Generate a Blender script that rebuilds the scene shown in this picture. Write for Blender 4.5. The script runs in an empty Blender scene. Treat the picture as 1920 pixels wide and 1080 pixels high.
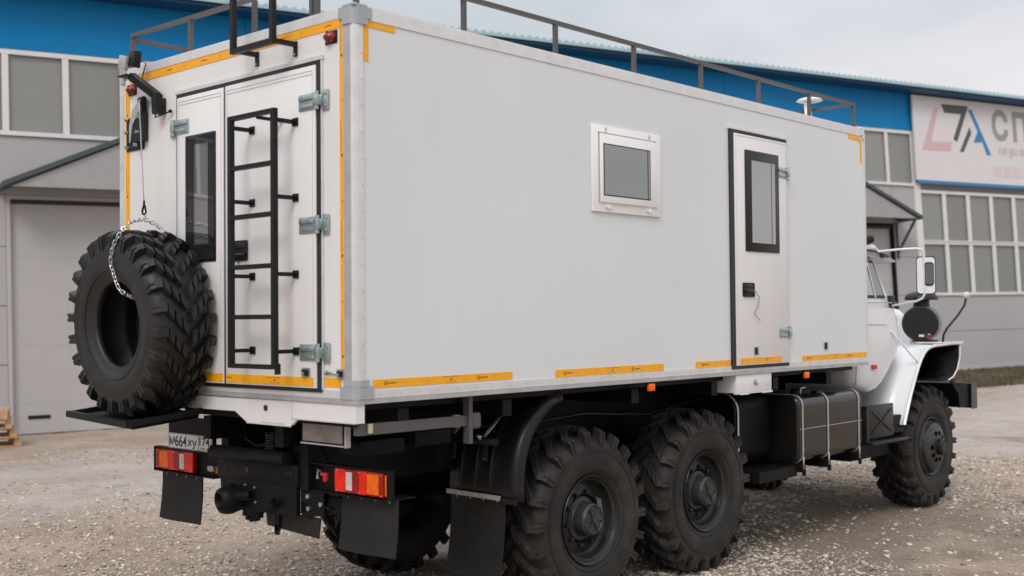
import bpy, bmesh, math, random
import numpy as np
from mathutils import Vector, Matrix, noise
R = math.radians
PI = math.pi
random.seed(7)
rng = np.random.default_rng(11)
scene = bpy.context.scene
COL = scene.collection

# ------------------------------------------------------------------ camera
cam_d = bpy.data.cameras.new('camera')
cam = bpy.data.objects.new('camera', cam_d)
COL.objects.link(cam)
scene.camera = cam
CAM = Vector((-4.01179, -4.81953, 1.94010))
cF = Vector((0.73575464, 0.6767826, 0.0251084))
cR = Vector((0.67713033, -0.7358125, -0.00862989))
cU = Vector((-0.01263452, -0.02335114, 0.99964748))
cam.matrix_world = Matrix(((cR.x, cU.x, -cF.x, CAM.x), (cR.y, cU.y, -cF.y, CAM.y),
                           (cR.z, cU.z, -cF.z, CAM.z), (0, 0, 0, 1)))
cam_d.sensor_width = 36
cam_d.lens = 2199.04 / 1920 * 36
cam_d.clip_start = 0.1
cam_d.clip_end = 600
cam_d.dof.use_dof = True
cam_d.dof.focus_distance = 8.2
cam_d.dof.aperture_fstop = 1.9
scene.render.resolution_x = 1024
scene.render.resolution_y = 576

# ------------------------------------------------------------------ world: overcast sky
SUN_EL, SUN_AZ = R(43), R(205)          # azimuth measured from +x counter-clockwise, towards the sun
world = bpy.data.worlds.new('World')
scene.world = world
world.use_nodes = True
wn, wl = world.node_tree.nodes, world.node_tree.links
wn.clear()
wo = wn.new('ShaderNodeOutputWorld')
sky = wn.new('ShaderNodeTexSky')
sky.sky_type = 'NISHITA'
sky.sun_disc = False
sky.sun_elevation = SUN_EL
sky.sun_rotation = R(90) - SUN_AZ
bg1 = wn.new('ShaderNodeBackground')
bg1.inputs['Strength'].default_value = 0.05
wl.new(sky.outputs[0], bg1.inputs['Color'])
tc = wn.new('ShaderNodeTexCoord')
mp = wn.new('ShaderNodeMapping')
mp.inputs['Scale'].default_value = (1, 1, 2.6)
wl.new(tc.outputs['Generated'], mp.inputs['Vector'])
nz = wn.new('ShaderNodeTexNoise')
nz.inputs['Scale'].default_value = 2.3
nz.inputs['Detail'].default_value = 5
nz.inputs['Roughness'].default_value = 0.45
wl.new(mp.outputs[0], nz.inputs['Vector'])
cr = wn.new('ShaderNodeValToRGB')
cr.color_ramp.elements[0].position = 0.36
cr.color_ramp.elements[0].color = (0.535, 0.575, 0.618, 1)
cr.color_ramp.elements[1].position = 0.64
cr.color_ramp.elements[1].color = (0.88, 0.84, 0.86, 1)
wl.new(nz.outputs['Fac'], cr.inputs['Fac'])
sx = wn.new('ShaderNodeSeparateXYZ')
wl.new(tc.outputs['Generated'], sx.inputs[0])
gr = wn.new('ShaderNodeMapRange')       # CIE overcast: brighter towards the zenith
gr.inputs['From Min'].default_value = 0.0
gr.inputs['From Max'].default_value = 1.0
gr.inputs['To Min'].default_value = 0.82
gr.inputs['To Max'].default_value = 1.75
wl.new(sx.outputs['Z'], gr.inputs['Value'])
bg2 = wn.new('ShaderNodeBackground')
wl.new(cr.outputs['Color'], bg2.inputs['Color'])
wl.new(gr.outputs[0], bg2.inputs['Strength'])
mx = wn.new('ShaderNodeMixShader')
mx.inputs[0].default_value = 0.93
wl.new(bg1.outputs[0], mx.inputs[1])
wl.new(bg2.outputs[0], mx.inputs[2])
wl.new(mx.outputs[0], wo.inputs['Surface'])

sd = bpy.data.lights.new('sun', 'SUN')
sd.energy = 1.25
sd.angle = R(22)
sd.color = (1.0, 0.965, 0.92)
so = bpy.data.objects.new('sun', sd)
COL.objects.link(so)
sdir = Vector((math.cos(SUN_EL) * math.cos(SUN_AZ), math.cos(SUN_EL) * math.sin(SUN_AZ), math.sin(SUN_EL)))
so.rotation_euler = sdir.to_track_quat('Z', 'Y').to_euler()
so.location = (0, 0, 30)

scene.view_settings.view_transform = 'Standard'
scene.view_settings.look = 'None'
scene.view_settings.exposure = 0.18
scene.view_settings.gamma = 1.0
scene.view_settings.use_curve_mapping = False
scene.render.engine = 'CYCLES'

# ------------------------------------------------------------------ materials
def mat(name, col, rough=0.5, metal=0.0, var=0.0, vscale=6.0, bump=0.0, bscale=60.0, dust=0.0,
        dcol=(0.22, 0.19, 0.155), coat=0.0, spec=0.5, streak=0.0):
    m = bpy.data.materials.new(name)
    m.use_nodes = True
    n, l = m.node_tree.nodes, m.node_tree.links
    b = n['Principled BSDF']
    b.inputs['Roughness'].default_value = rough
    b.inputs['Metallic'].default_value = metal
    b.inputs['Coat Weight'].default_value = coat
    b.inputs['Coat Roughness'].default_value = 0.08
    b.inputs['Specular IOR Level'].default_value = spec
    t = n.new('ShaderNodeTexCoord')
    src = None
    if var > 0:
        z = n.new('ShaderNodeTexNoise')
        z.inputs['Scale'].default_value = vscale
        z.inputs['Detail'].default_value = 6
        l.new(t.outputs['Object'], z.inputs['Vector'])
        r = n.new('ShaderNodeValToRGB')
        r.color_ramp.elements[0].position = 0.3
        r.color_ramp.elements[1].position = 0.7
        r.color_ramp.elements[0].color = tuple(max(0, c * (1 - var)) for c in col) + (1,)
        r.color_ramp.elements[1].color = tuple(min(1, c * (1 + var)) for c in col) + (1,)
        l.new(z.outputs['Fac'], r.inputs['Fac'])
        src = r.outputs['Color']
        rr = n.new('ShaderNodeMapRange')
        rr.inputs['To Min'].default_value = max(0.02, rough - 0.08)
        rr.inputs['To Max'].default_value = min(1, rough + 0.1)
        l.new(z.outputs['Fac'], rr.inputs['Value'])
        l.new(rr.outputs[0], b.inputs['Roughness'])
    if dust > 0:
        z = n.new('ShaderNodeTexNoise')
        z.inputs['Scale'].default_value = 3.1
        z.inputs['Detail'].default_value = 9
        z.inputs['Roughness'].default_value = 0.65
        l.new(t.outputs['Object'], z.inputs['Vector'])
        mr = n.new('ShaderNodeMapRange')
        mr.inputs['From Min'].default_value = 0.35
        mr.inputs['From Max'].default_value = 0.75
        mr.inputs['To Max'].default_value = dust
        l.new(z.outputs['Fac'], mr.inputs['Value'])
        m2 = n.new('ShaderNodeMixRGB')
        m2.inputs[2].default_value = dcol + (1,)
        if src: l.new(src, m2.inputs[1])
        else: m2.inputs[1].default_value = col + (1,)
        l.new(mr.outputs[0], m2.inputs[0])
        src = m2.outputs[0]
    if streak > 0:                           # rain runs: noise stretched along z
        mpn = n.new('ShaderNodeMapping')
        mpn.inputs['Scale'].default_value = (9, 9, 0.35)
        l.new(t.outputs['Object'], mpn.inputs['Vector'])
        z = n.new('ShaderNodeTexNoise')
        z.inputs['Scale'].default_value = 1.6
        z.inputs['Detail'].default_value = 5
        l.new(mpn.outputs[0], z.inputs['Vector'])
        mr = n.new('ShaderNodeMapRange')
        mr.inputs['From Min'].default_value = 0.48
        mr.inputs['From Max'].default_value = 0.8
        mr.inputs['To Max'].default_value = streak
        l.new(z.outputs['Fac'], mr.inputs['Value'])
        m2 = n.new('ShaderNodeMixRGB')
        m2.inputs[2].default_value = (0.3, 0.27, 0.24, 1)
        if src: l.new(src, m2.inputs[1])
        else: m2.inputs[1].default_value = col + (1,)
        l.new(mr.outputs[0], m2.inputs[0])
        src = m2.outputs[0]
    if src: l.new(src, b.inputs['Base Color'])
    else: b.inputs['Base Color'].default_value = col + (1,)
    if bump > 0:
        z = n.new('ShaderNodeTexNoise')
        z.inputs['Scale'].default_value = bscale
        z.inputs['Detail'].default_value = 4
        l.new(t.outputs['Object'], z.inputs['Vector'])
        bp = n.new('ShaderNodeBump')
        bp.inputs['Strength'].default_value = bump
        bp.inputs['Distance'].default_value = 0.01
        l.new(z.outputs['Fac'], bp.inputs['Height'])
        l.new(bp.outputs[0], b.inputs['Normal'])
    return m

def glass_mat(name, col, rough=0.06, trans=0.0):
    m = bpy.data.materials.new(name)
    m.use_nodes = True
    b = m.node_tree.nodes['Principled BSDF']
    b.inputs['Base Color'].default_value = col + (1,)
    b.inputs['Roughness'].default_value = rough
    b.inputs['Transmission Weight'].default_value = trans
    b.inputs['Specular IOR Level'].default_value = 0.7
    return m

M = {}
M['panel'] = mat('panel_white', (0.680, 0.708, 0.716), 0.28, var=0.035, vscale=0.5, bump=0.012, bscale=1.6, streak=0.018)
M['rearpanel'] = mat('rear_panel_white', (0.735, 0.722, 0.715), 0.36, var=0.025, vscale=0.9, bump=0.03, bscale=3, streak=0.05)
M['door'] = mat('door_white', (0.75, 0.737, 0.732), 0.36, var=0.02, vscale=1.2, bump=0.03, bscale=4, streak=0.05)
M['alu'] = mat('aluminium_trim', (0.70, 0.695, 0.69), 0.38, 0.35, var=0.07, vscale=9, bump=0.05, bscale=40)
M['aludark'] = mat('aluminium_dull', (0.44, 0.44, 0.45), 0.45, 0.3, var=0.1, vscale=9)
M['cap'] = mat('grey_plastic_cap', (0.345, 0.37, 0.39), 0.45, var=0.04, vscale=12)
M['gasket'] = mat('gasket_rubber', (0.018, 0.018, 0.02), 0.5, var=0.15, vscale=14)
M['steel'] = mat('black_powder_coat', (0.009, 0.0095, 0.0105), 0.42, spec=0.28, var=0.2, vscale=20, bump=0.1, bscale=160)
M['rail'] = mat('grey_brown_rail_paint', (0.085, 0.08, 0.08), 0.5, var=0.15, vscale=8)
M['zinc'] = mat('zinc_plated', (0.42, 0.50, 0.50), 0.34, 0.8, var=0.18, vscale=30)
M['chrome'] = mat('bright_chain_steel', (0.75, 0.75, 0.74), 0.22, 1.0, var=0.1, vscale=60)
M['tape'] = mat('retro_tape_orange', (0.87, 0.385, 0.004), 0.42, var=0.06, vscale=25, bump=0.05, bscale=200)
M['print'] = mat('tape_print', (0.16, 0.055, 0.01), 0.6)
M['black'] = mat('black_plastic', (0.0085, 0.0085, 0.0095), 0.36, spec=0.4, var=0.2, vscale=25)
M['rubber'] = mat('tyre_rubber', (0.014, 0.0143, 0.0148), 0.46, spec=0.45, var=0.25, vscale=7, bump=0.25, bscale=70, dust=0.07, dcol=(0.13, 0.115, 0.1))
M['rubberd'] = mat('tyre_rubber_dusty', (0.0125, 0.0122, 0.0120), 0.58, spec=0.3, var=0.25, vscale=5, bump=0.25, bscale=60, dust=0.50, dcol=(0.085, 0.073, 0.063))
M['rimblk'] = mat('rim_black_paint', (0.008, 0.0092, 0.0098), 0.34, spec=0.35, var=0.25, vscale=9, dust=0.18, dcol=(0.1, 0.095, 0.085), bump=0.08, bscale=50)
M['hubdust'] = mat('hub_dusty_black', (0.020, 0.021, 0.021), 0.42, var=0.3, vscale=14, dust=0.5, dcol=(0.075, 0.072, 0.066), bump=0.12, bscale=50)
M['void'] = mat('dark_hole', (0.001, 0.001, 0.001), 0.8, spec=0.05)
M['frame'] = mat('chassis_black', (0.0045, 0.0048, 0.0056), 0.5, spec=0.18, var=0.3, vscale=6, dust=0.10, dcol=(0.04, 0.037, 0.033), bump=0.1, bscale=40)
M['flap'] = mat('mud_flap_rubber', (0.010, 0.0107, 0.0112), 0.5, spec=0.25, var=0.25, vscale=4, dust=0.35, dcol=(0.055, 0.051, 0.046), bump=0.15, bscale=30)
M['fenderblk'] = mat('fender_plastic', (0.0065, 0.0068, 0.0076), 0.36, spec=0.35, var=0.25, vscale=5, dust=0.14, dcol=(0.06, 0.056, 0.05), bump=0.06, bscale=30)
M['tank'] = mat('tank_gloss_black', (0.010, 0.009, 0.008), 0.10, var=0.15, vscale=3, dust=0.03, dcol=(0.10, 0.085, 0.07), coat=0.15, bump=0.04, bscale=4)
M['cab'] = mat('cab_white_paint', (0.77, 0.78, 0.80), 0.22, var=0.02, vscale=2, coat=0.5, streak=0.03)
M['glassdark'] = glass_mat('window_glass_dark', (0.018, 0.019, 0.020), 0.02)
M['glassdark'].node_tree.nodes['Principled BSDF'].inputs['IOR'].default_value = 1.4
M['glassgrey'] = glass_mat('window_glass_grey', (0.175, 0.185, 0.18), 0.05)
M['glassrear'] = glass_mat('window_glass_rear', (0.085, 0.09, 0.09), 0.02)
M['glassrear'].node_tree.nodes['Principled BSDF'].inputs['IOR'].default_value = 3.0
M['frost'] = glass_mat('door_glass_frosted', (0.27, 0.28, 0.275), 0.07)
M['mirror'] = mat('mirror_glass', (0.5, 0.52, 0.54), 0.05, 1.0)
M['mirrordark'] = glass_mat('mirror_glass_dark', (0.10, 0.105, 0.11), 0.06)
for k_ in ('glassgrey', 'frost'): M[k_].node_tree.nodes['Principled BSDF'].inputs['IOR'].default_value = 2.1
M['pvc'] = mat('window_pvc', (0.84, 0.83, 0.82), 0.35, var=0.02)
M['red'] = mat('lens_red', (0.30, 0.004, 0.003), 0.14, var=0.2, vscale=22, coat=0.12, spec=0.35)
M['redbright'] = mat('lens_red_bright', (0.78, 0.016, 0.004), 0.14, var=0.2, vscale=22, coat=0.12, spec=0.35)
M['amber'] = mat('lens_amber', (0.92, 0.135, 0.0), 0.14, var=0.2, vscale=20, coat=0.12, spec=0.35)
M['lenswhite'] = mat('lens_white', (0.62, 0.56, 0.55), 0.2, var=0.15, vscale=30, coat=0.4)
M['darkred'] = mat('lens_dark_red', (0.20, 0.012, 0.012), 0.2, var=0.3, vscale=30, coat=0.4)
M['plate'] = mat('plate_white', (0.80, 0.80, 0.79), 0.4, var=0.05, vscale=10)
M['ink'] = mat('plate_ink', (0.015, 0.015, 0.015), 0.5)
M['yellow'] = mat('coupling_yellow', (0.55, 0.36, 0.10), 0.5, var=0.2, vscale=20)
M['yel2'] = mat('beige_tape_label', (0.52, 0.48, 0.28), 0.5, var=0.1, vscale=20)
M['redplas'] = mat('coupling_red', (0.52, 0.03, 0.03), 0.35, var=0.2, vscale=20)
M['galv'] = mat('brushed_step_plate', (0.30, 0.28, 0.26), 0.32, 0.7, var=0.35, vscale=9, bump=0.2, bscale=22)
# building
M['wall'] = mat('siding_grey', (0.40, 0.375, 0.38), 0.55, var=0.05, vscale=0.6, streak=0.10)
M['gate'] = mat('gate_grey', (0.43, 0.41, 0.405), 0.5, var=0.05, vscale=0.7, streak=0.12)
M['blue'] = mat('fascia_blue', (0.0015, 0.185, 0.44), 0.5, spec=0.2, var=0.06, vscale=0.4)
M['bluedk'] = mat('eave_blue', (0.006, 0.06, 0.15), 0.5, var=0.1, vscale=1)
M['roofedge'] = mat('roof_sheet_pale', (0.33, 0.48, 0.52), 0.5, var=0.1, vscale=1)
M['mullion'] = mat('mullion_white', (0.68, 0.66, 0.655), 0.5, var=0.03)
M['paneg'] = glass_mat('building_glass', (0.235, 0.238, 0.222), 0.32)
M['panel_r'] = glass_mat('building_glass_low', (0.21, 0.218, 0.205), 0.12)
M['canopy'] = mat('canopy_sheet_green', (0.05, 0.07, 0.07), 0.6, var=0.15, vscale=2)
M['canopyface'] = mat('canopy_face_grey', (0.33, 0.31, 0.315), 0.6, var=0.05)
M['banner'] = mat('banner_white', (0.66, 0.63, 0.635), 0.55, var=0.02)
M['bpink'] = mat('banner_pink', (0.60, 0.42, 0.43), 0.6)
M['bdark'] = mat('banner_dark', (0.075, 0.085, 0.085), 0.6)
M['bblue'] = mat('banner_blue', (0.03, 0.20, 0.42), 0.6)
M['bgrey'] = mat('banner_grey', (0.30, 0.285, 0.28), 0.6)
M['bgreyl'] = mat('banner_light_grey', (0.50, 0.48, 0.475), 0.6)
M['bred'] = mat('banner_pale_red', (0.64, 0.55, 0.54), 0.6)
M['wood'] = mat('pallet_wood', (0.50, 0.30, 0.16), 0.7, var=0.25, vscale=9, bump=0.3, bscale=60)
M['woodl'] = mat('pallet_wood_pale', (0.55, 0.37, 0.23), 0.7, var=0.25, vscale=9, bump=0.3, bscale=60)
M['grass'] = mat('verge_grass', (0.135, 0.108, 0.066), 0.8, var=0.4, vscale=1.5)

for nm in ('paneg', 'panel_r'):
    nt_ = M[nm].node_tree
    bs = nt_.nodes['Principled BSDF']
    oi = nt_.nodes.new('ShaderNodeObjectInfo')
    hs_ = nt_.nodes.new('ShaderNodeHueSaturation')
    mr_ = nt_.nodes.new('ShaderNodeMapRange')
    mr_.inputs['To Min'].default_value = 0.80
    mr_.inputs['To Max'].default_value = 1.12
    nt_.links.new(oi.outputs['Random'], mr_.inputs['Value'])
    nt_.links.new(mr_.outputs[0], hs_.inputs['Value'])
    hs_.inputs['Color'].default_value = bs.inputs['Base Color'].default_value
    nt_.links.new(hs_.outputs[0], bs.inputs['Base Color'])

# ------------------------------------------------------------------ helpers
def tag(o, label=None, cat=None, group=None, kind=None):
    if label: o['label'] = label
    if cat: o['category'] = cat
    if group: o['group'] = group
    if kind: o['kind'] = kind
    return o

def empty(name, loc=(0, 0, 0), parent=None, label=None, cat=None, group=None, kind=None):
    o = bpy.data.objects.new(name, None)
    o.empty_display_size = 0.2
    COL.objects.link(o)
    o.location = loc
    if parent: o.parent = parent
    return tag(o, label, cat, group, kind)

def link(name, me, parent=None, label=None):
    o = bpy.data.objects.new(name, me)
    COL.objects.link(o)
    if parent: o.parent = parent
    if label: o['label'] = label
    return o

class MB:
    """collects shapes into one mesh"""
    def __init__(self):
        self.bm = bmesh.new()
        self.mats = []
        self.cur = 0
    def use(self, m):
        if m not in self.mats: self.mats.append(m)
        self.cur = self.mats.index(m)
        return self
    def _mi(self, faces):
        for f in faces: f.material_index = self.cur
    def box(self, x0, x1, y0, y1, z0, z1, bev=0.0, rot=None):
        r = bmesh.ops.create_cube(self.bm, size=1.0)
        vs = r['verts']
        c = Vector(((x0 + x1) / 2, (y0 + y1) / 2, (z0 + z1) / 2))
        for v in vs:
            v.co = Vector((v.co.x * (x1 - x0), v.co.y * (y1 - y0), v.co.z * (z1 - z0)))
        if bev > 0:
            es = list({e for v in vs for e in v.link_edges})
            rr = bmesh.ops.bevel(self.bm, geom=es, offset=bev, segments=2, affect='EDGES', profile=0.5)
            vs = list({v for f in rr['faces'] for v in f.verts} | {v for v in vs if v.is_valid})
        for v in vs:
            if rot is not None: v.co = rot @ v.co
            v.co += c
        self._mi({f for v in vs for f in v.link_faces})
        return self
    def prism(self, pts, axis, a, b):
        """polygon pts (2D) extruded along axis from a to b. axis x: pts=(y,z); y: (x,z); z: (x,y)"""
        def mk(p, t):
            if axis == 'x': return (t, p[0], p[1])
            if axis == 'y': return (p[0], t, p[1])
            return (p[0], p[1], t)
        A = [self.bm.verts.new(mk(p, a)) for p in pts]
        B = [self.bm.verts.new(mk(p, b)) for p in pts]
        fs = [self.bm.faces.new(A), self.bm.faces.new(B[::-1])]
        n = len(pts)
        for i in range(n):
            fs.append(self.bm.faces.new((A[i], B[i], B[(i + 1) % n], A[(i + 1) % n])))
        self._mi(fs)
        return self
    def tube(self, pts, r, seg=8, caps=True, rs=None):
        pts = [Vector(p) for p in pts]
        rings = []
        up = None
        for i, p in enumerate(pts):
            if i == 0: d = pts[1] - p
            elif i == len(pts) - 1: d = p - pts[i - 1]
            else: d = (pts[i + 1] - p).normalized() + (p - pts[i - 1]).normalized()
            d.normalize()
            if up is None:
                up = Vector((0, 0, 1)) if abs(d.z) < 0.9 else Vector((1, 0, 0))
            s = d.cross(up).normalized()
            up = s.cross(d).normalized()
            k = rs[i] if rs else r
            rings.append([self.bm.verts.new(p + s * math.cos(2 * PI * j / seg) * k + up * math.sin(2 * PI * j / seg) * k)
                          for j in range(seg)])
        fs = []
        for i in range(len(rings) - 1):
            for j in range(seg):
                f = self.bm.faces.new((rings[i][j], rings[i][(j + 1) % seg], rings[i + 1][(j + 1) % seg], rings[i + 1][j]))
                f.smooth = seg > 5
                fs.append(f)
        if caps:
            fs.append(self.bm.faces.new(rings[0][::-1]))
            fs.append(self.bm.faces.new(rings[-1]))
        self._mi(fs)
        return self
    def bar(self, a, b, w, h, up=(0, 0, 1)):
        """rectangular bar from a to b, w across, h along up"""
        a, b, up = Vector(a), Vector(b), Vector(up)
        d = (b - a).normalized()
        s = d.cross(up).normalized()
        u = s.cross(d).normalized()
        A = [self.bm.verts.new(a + s * sx * w / 2 + u * su * h / 2) for sx, su in ((-1, -1), (1, -1), (1, 1), (-1, 1))]
        B = [self.bm.verts.new(b + s * sx * w / 2 + u * su * h / 2) for sx, su in ((-1, -1), (1, -1), (1, 1), (-1, 1))]
        fs = [self.bm.faces.new(A[::-1]), self.bm.faces.new(B)]
        for i in range(4):
            fs.append(self.bm.faces.new((A[i], A[(i + 1) % 4], B[(i + 1) % 4], B[i])))
        self._mi(fs)
        return self
    def lathe(self, prof, c, axis, seg=32, smooth=True, closed=False):
        """prof: (r, t) with t along axis vector from c"""
        c, ax = Vector(c), Vector(axis).normalized()
        u = ax.orthogonal().normalized()
        w = ax.cross(u)
        rings = []
        for (r, t) in prof:
            if r < 1e-6: rings.append([self.bm.verts.new(c + ax * t)])
            else: rings.append([self.bm.verts.new(c + ax * t + (u * math.cos(2 * PI * j / seg) + w * math.sin(2 * PI * j / seg)) * r)
                                for j in range(seg)])
        if closed: rings.append(rings[0])
        fs = []
        for i in range(len(rings) - 1):
            A, B = rings[i], rings[i + 1]
            for j in range(seg):
                k = (j + 1) % seg
                if len(A) == 1 and len(B) == 1: continue
                if len(A) == 1: f = self.bm.faces.new((A[0], B[j], B[k]))
                elif len(B) == 1: f = self.bm.faces.new((A[j], B[0], A[k]))
                else: f = self.bm.faces.new((A[j], B[j], B[k], A[k]))
                f.smooth = smooth
                fs.append(f)
        self._mi(fs)
        return self
    def cyl(self, c, axis, r, h, seg=16):
        return self.lathe([(0, 0), (r, 0), (r, h), (0, h)], c, axis, seg, smooth=False)
    def hull(self, verts, faces, smooth=False):
        vs = [self.bm.verts.new(v) for v in verts]
        fs = []
        for f in faces:
            q = self.bm.faces.new([vs[i] for i in f])
            q.smooth = smooth
            fs.append(q)
        self._mi(fs)
        return self
    def mesh(self, name, m=None, sharp=None):
        bmesh.ops.recalc_face_normals(self.bm, faces=self.bm.faces[:])
        me = bpy.data.meshes.new(name)
        self.bm.to_mesh(me)
        self.bm.free()
        for mm in (self.mats or [m]): me.materials.append(M[mm] if isinstance(mm, str) else mm)
        if sharp is not None:
            me.polygons.foreach_set('use_smooth', [True] * len(me.polygons))
            try: me.set_sharp_from_angle(angle=R(sharp))
            except Exception: pass
        return me
    def build(self, name, m=None, parent=None, label=None, sharp=None):
        return link(name, self.mesh(name, m, sharp), parent, label)

def boxpart(name, m, parent, x0, x1, y0, y1, z0, z1, bev=0.0, label=None):
    return MB().box(x0, x1, y0, y1, z0, z1, bev).build(name, m, parent, label, sharp=30 if bev else None)

def copy_tree(o, parent=None):
    c = o.copy()
    COL.objects.link(c)
    c.parent = parent
    for ch in o.children: copy_tree(ch, c)
    return c

def text_mesh(name, s, size, m, mtx, parent, sx=1.0, depth=0.0, bold=0.0):
    cu = bpy.data.curves.new(name, 'FONT')
    cu.body = s
    cu.size = size
    cu.extrude = depth
    cu.offset = bold
    cu.align_x = 'LEFT'
    t = bpy.data.objects.new(name, cu)
    COL.objects.link(t)
    dg = bpy.context.evaluated_depsgraph_get()
    me = bpy.data.meshes.new_from_object(t.evaluated_get(dg))
    bpy.data.objects.remove(t)
    me.transform(Matrix.Diagonal((sx, 1, 1, 1)))
    me.transform(mtx)
    me.materials.clear()
    me.materials.append(M[m])
    return link(name, me, parent)

# ------------------------------------------------------------------ warehouse frame: u along the wall, v up, n towards the yard
W_ = Vector((0.95705795, -0.28970105, 0.01064789))
G_ = Vector((0.00424481, 0.05073029, 0.99870337))
N_ = Vector((-0.28986558, -0.9557718, 0.04978156))
P0 = Vector((5.101, 15.123, 0.0))
BM = Matrix(((W_.x, -N_.x, G_.x, P0.x), (W_.y, -N_.y, G_.y, P0.y), (W_.z, -N_.z, G_.z, P0.z), (0, 0, 0, 1)))
def wall_uv(x, y):
    """plan distance in front of the wall and position along it"""
    dx, dy = x - P0.x, y - P0.y
    nx, ny = N_.x, N_.y
    return dx * W_.x + dy * W_.y, dx * nx + dy * ny

# ------------------------------------------------------------------ ground
def fbm(x, y, s, seed=0, octv=4):
    out = np.zeros_like(x)
    a = 1.0
    for o in range(octv):
        ang = 0.7 * o + seed
        xr = (x * math.cos(ang) - y * math.sin(ang)) / s + seed * 13.7
        yr = (x * math.sin(ang) + y * math.cos(ang)) / s + seed * 7.1
        xi, yi = np.floor(xr), np.floor(yr)
        fx, fy = xr - xi, yr - yi
        fx, fy = fx * fx * (3 - 2 * fx), fy * fy * (3 - 2 * fy)
        def h(i, j):
            v = np.sin(i * 127.1 + j * 311.7 + seed * 17.3 + o * 5.1) * 43758.5453
            return v - np.floor(v)
        v = (h(xi, yi) * (1 - fx) + h(xi + 1, yi) * fx) * (1 - fy) + (h(xi, yi + 1) * (1 - fx) + h(xi + 1, yi + 1) * fx) * fy
        out += a * (v - 0.5)
        a *= 0.5
        s *= 0.5
    return out

def ground_z(x, y):
    u = (x - P0.x) * W_.x + (y - P0.y) * W_.y
    s = (x - P0.x) * N_.x + (y - P0.y) * N_.y
    t = np.clip((16 - s) / 14, 0, 1)
    t = t * t * (3 - 2 * t)
    rise = t * (0.0125 * np.clip(u, -20, 60))
    near = np.clip((60 - np.hypot(x - 3, y - 3)) / 50, 0, 1)
    return rise + near * (fbm(x, y, 3.5, 1) * 0.030 + fbm(x, y, 0.6, 2, 3) * 0.016 + fbm(x, y, 0.14, 3, 2) * 0.016) - 0.006

def grid_mesh(name, xs, ys, fz, m):
    X, Y = np.meshgrid(xs, ys)
    Z = fz(X, Y)
    nx, ny = len(xs), len(ys)
    co = np.stack([X, Y, Z], -1).reshape(-1, 3)
    i = np.arange((nx - 1) * (ny - 1))
    a = (i // (nx - 1)) * nx + i % (nx - 1)
    q = np.stack([a, a + 1, a + nx + 1, a + nx], -1)
    me = bpy.data.meshes.new(name)
    me.vertices.add(len(co)); me.vertices.foreach_set('co', co.ravel())
    me.loops.add(q.size); me.loops.foreach_set('vertex_index', q.ravel().astype(np.int32))
    me.polygons.add(len(q)); me.polygons.foreach_set('loop_start', (np.arange(len(q)) * 4).astype(np.int32))
    me.polygons.foreach_set('use_smooth', np.ones(len(q), bool))
    me.update(calc_edges=True)
    me.materials.append(m)
    return me

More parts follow.
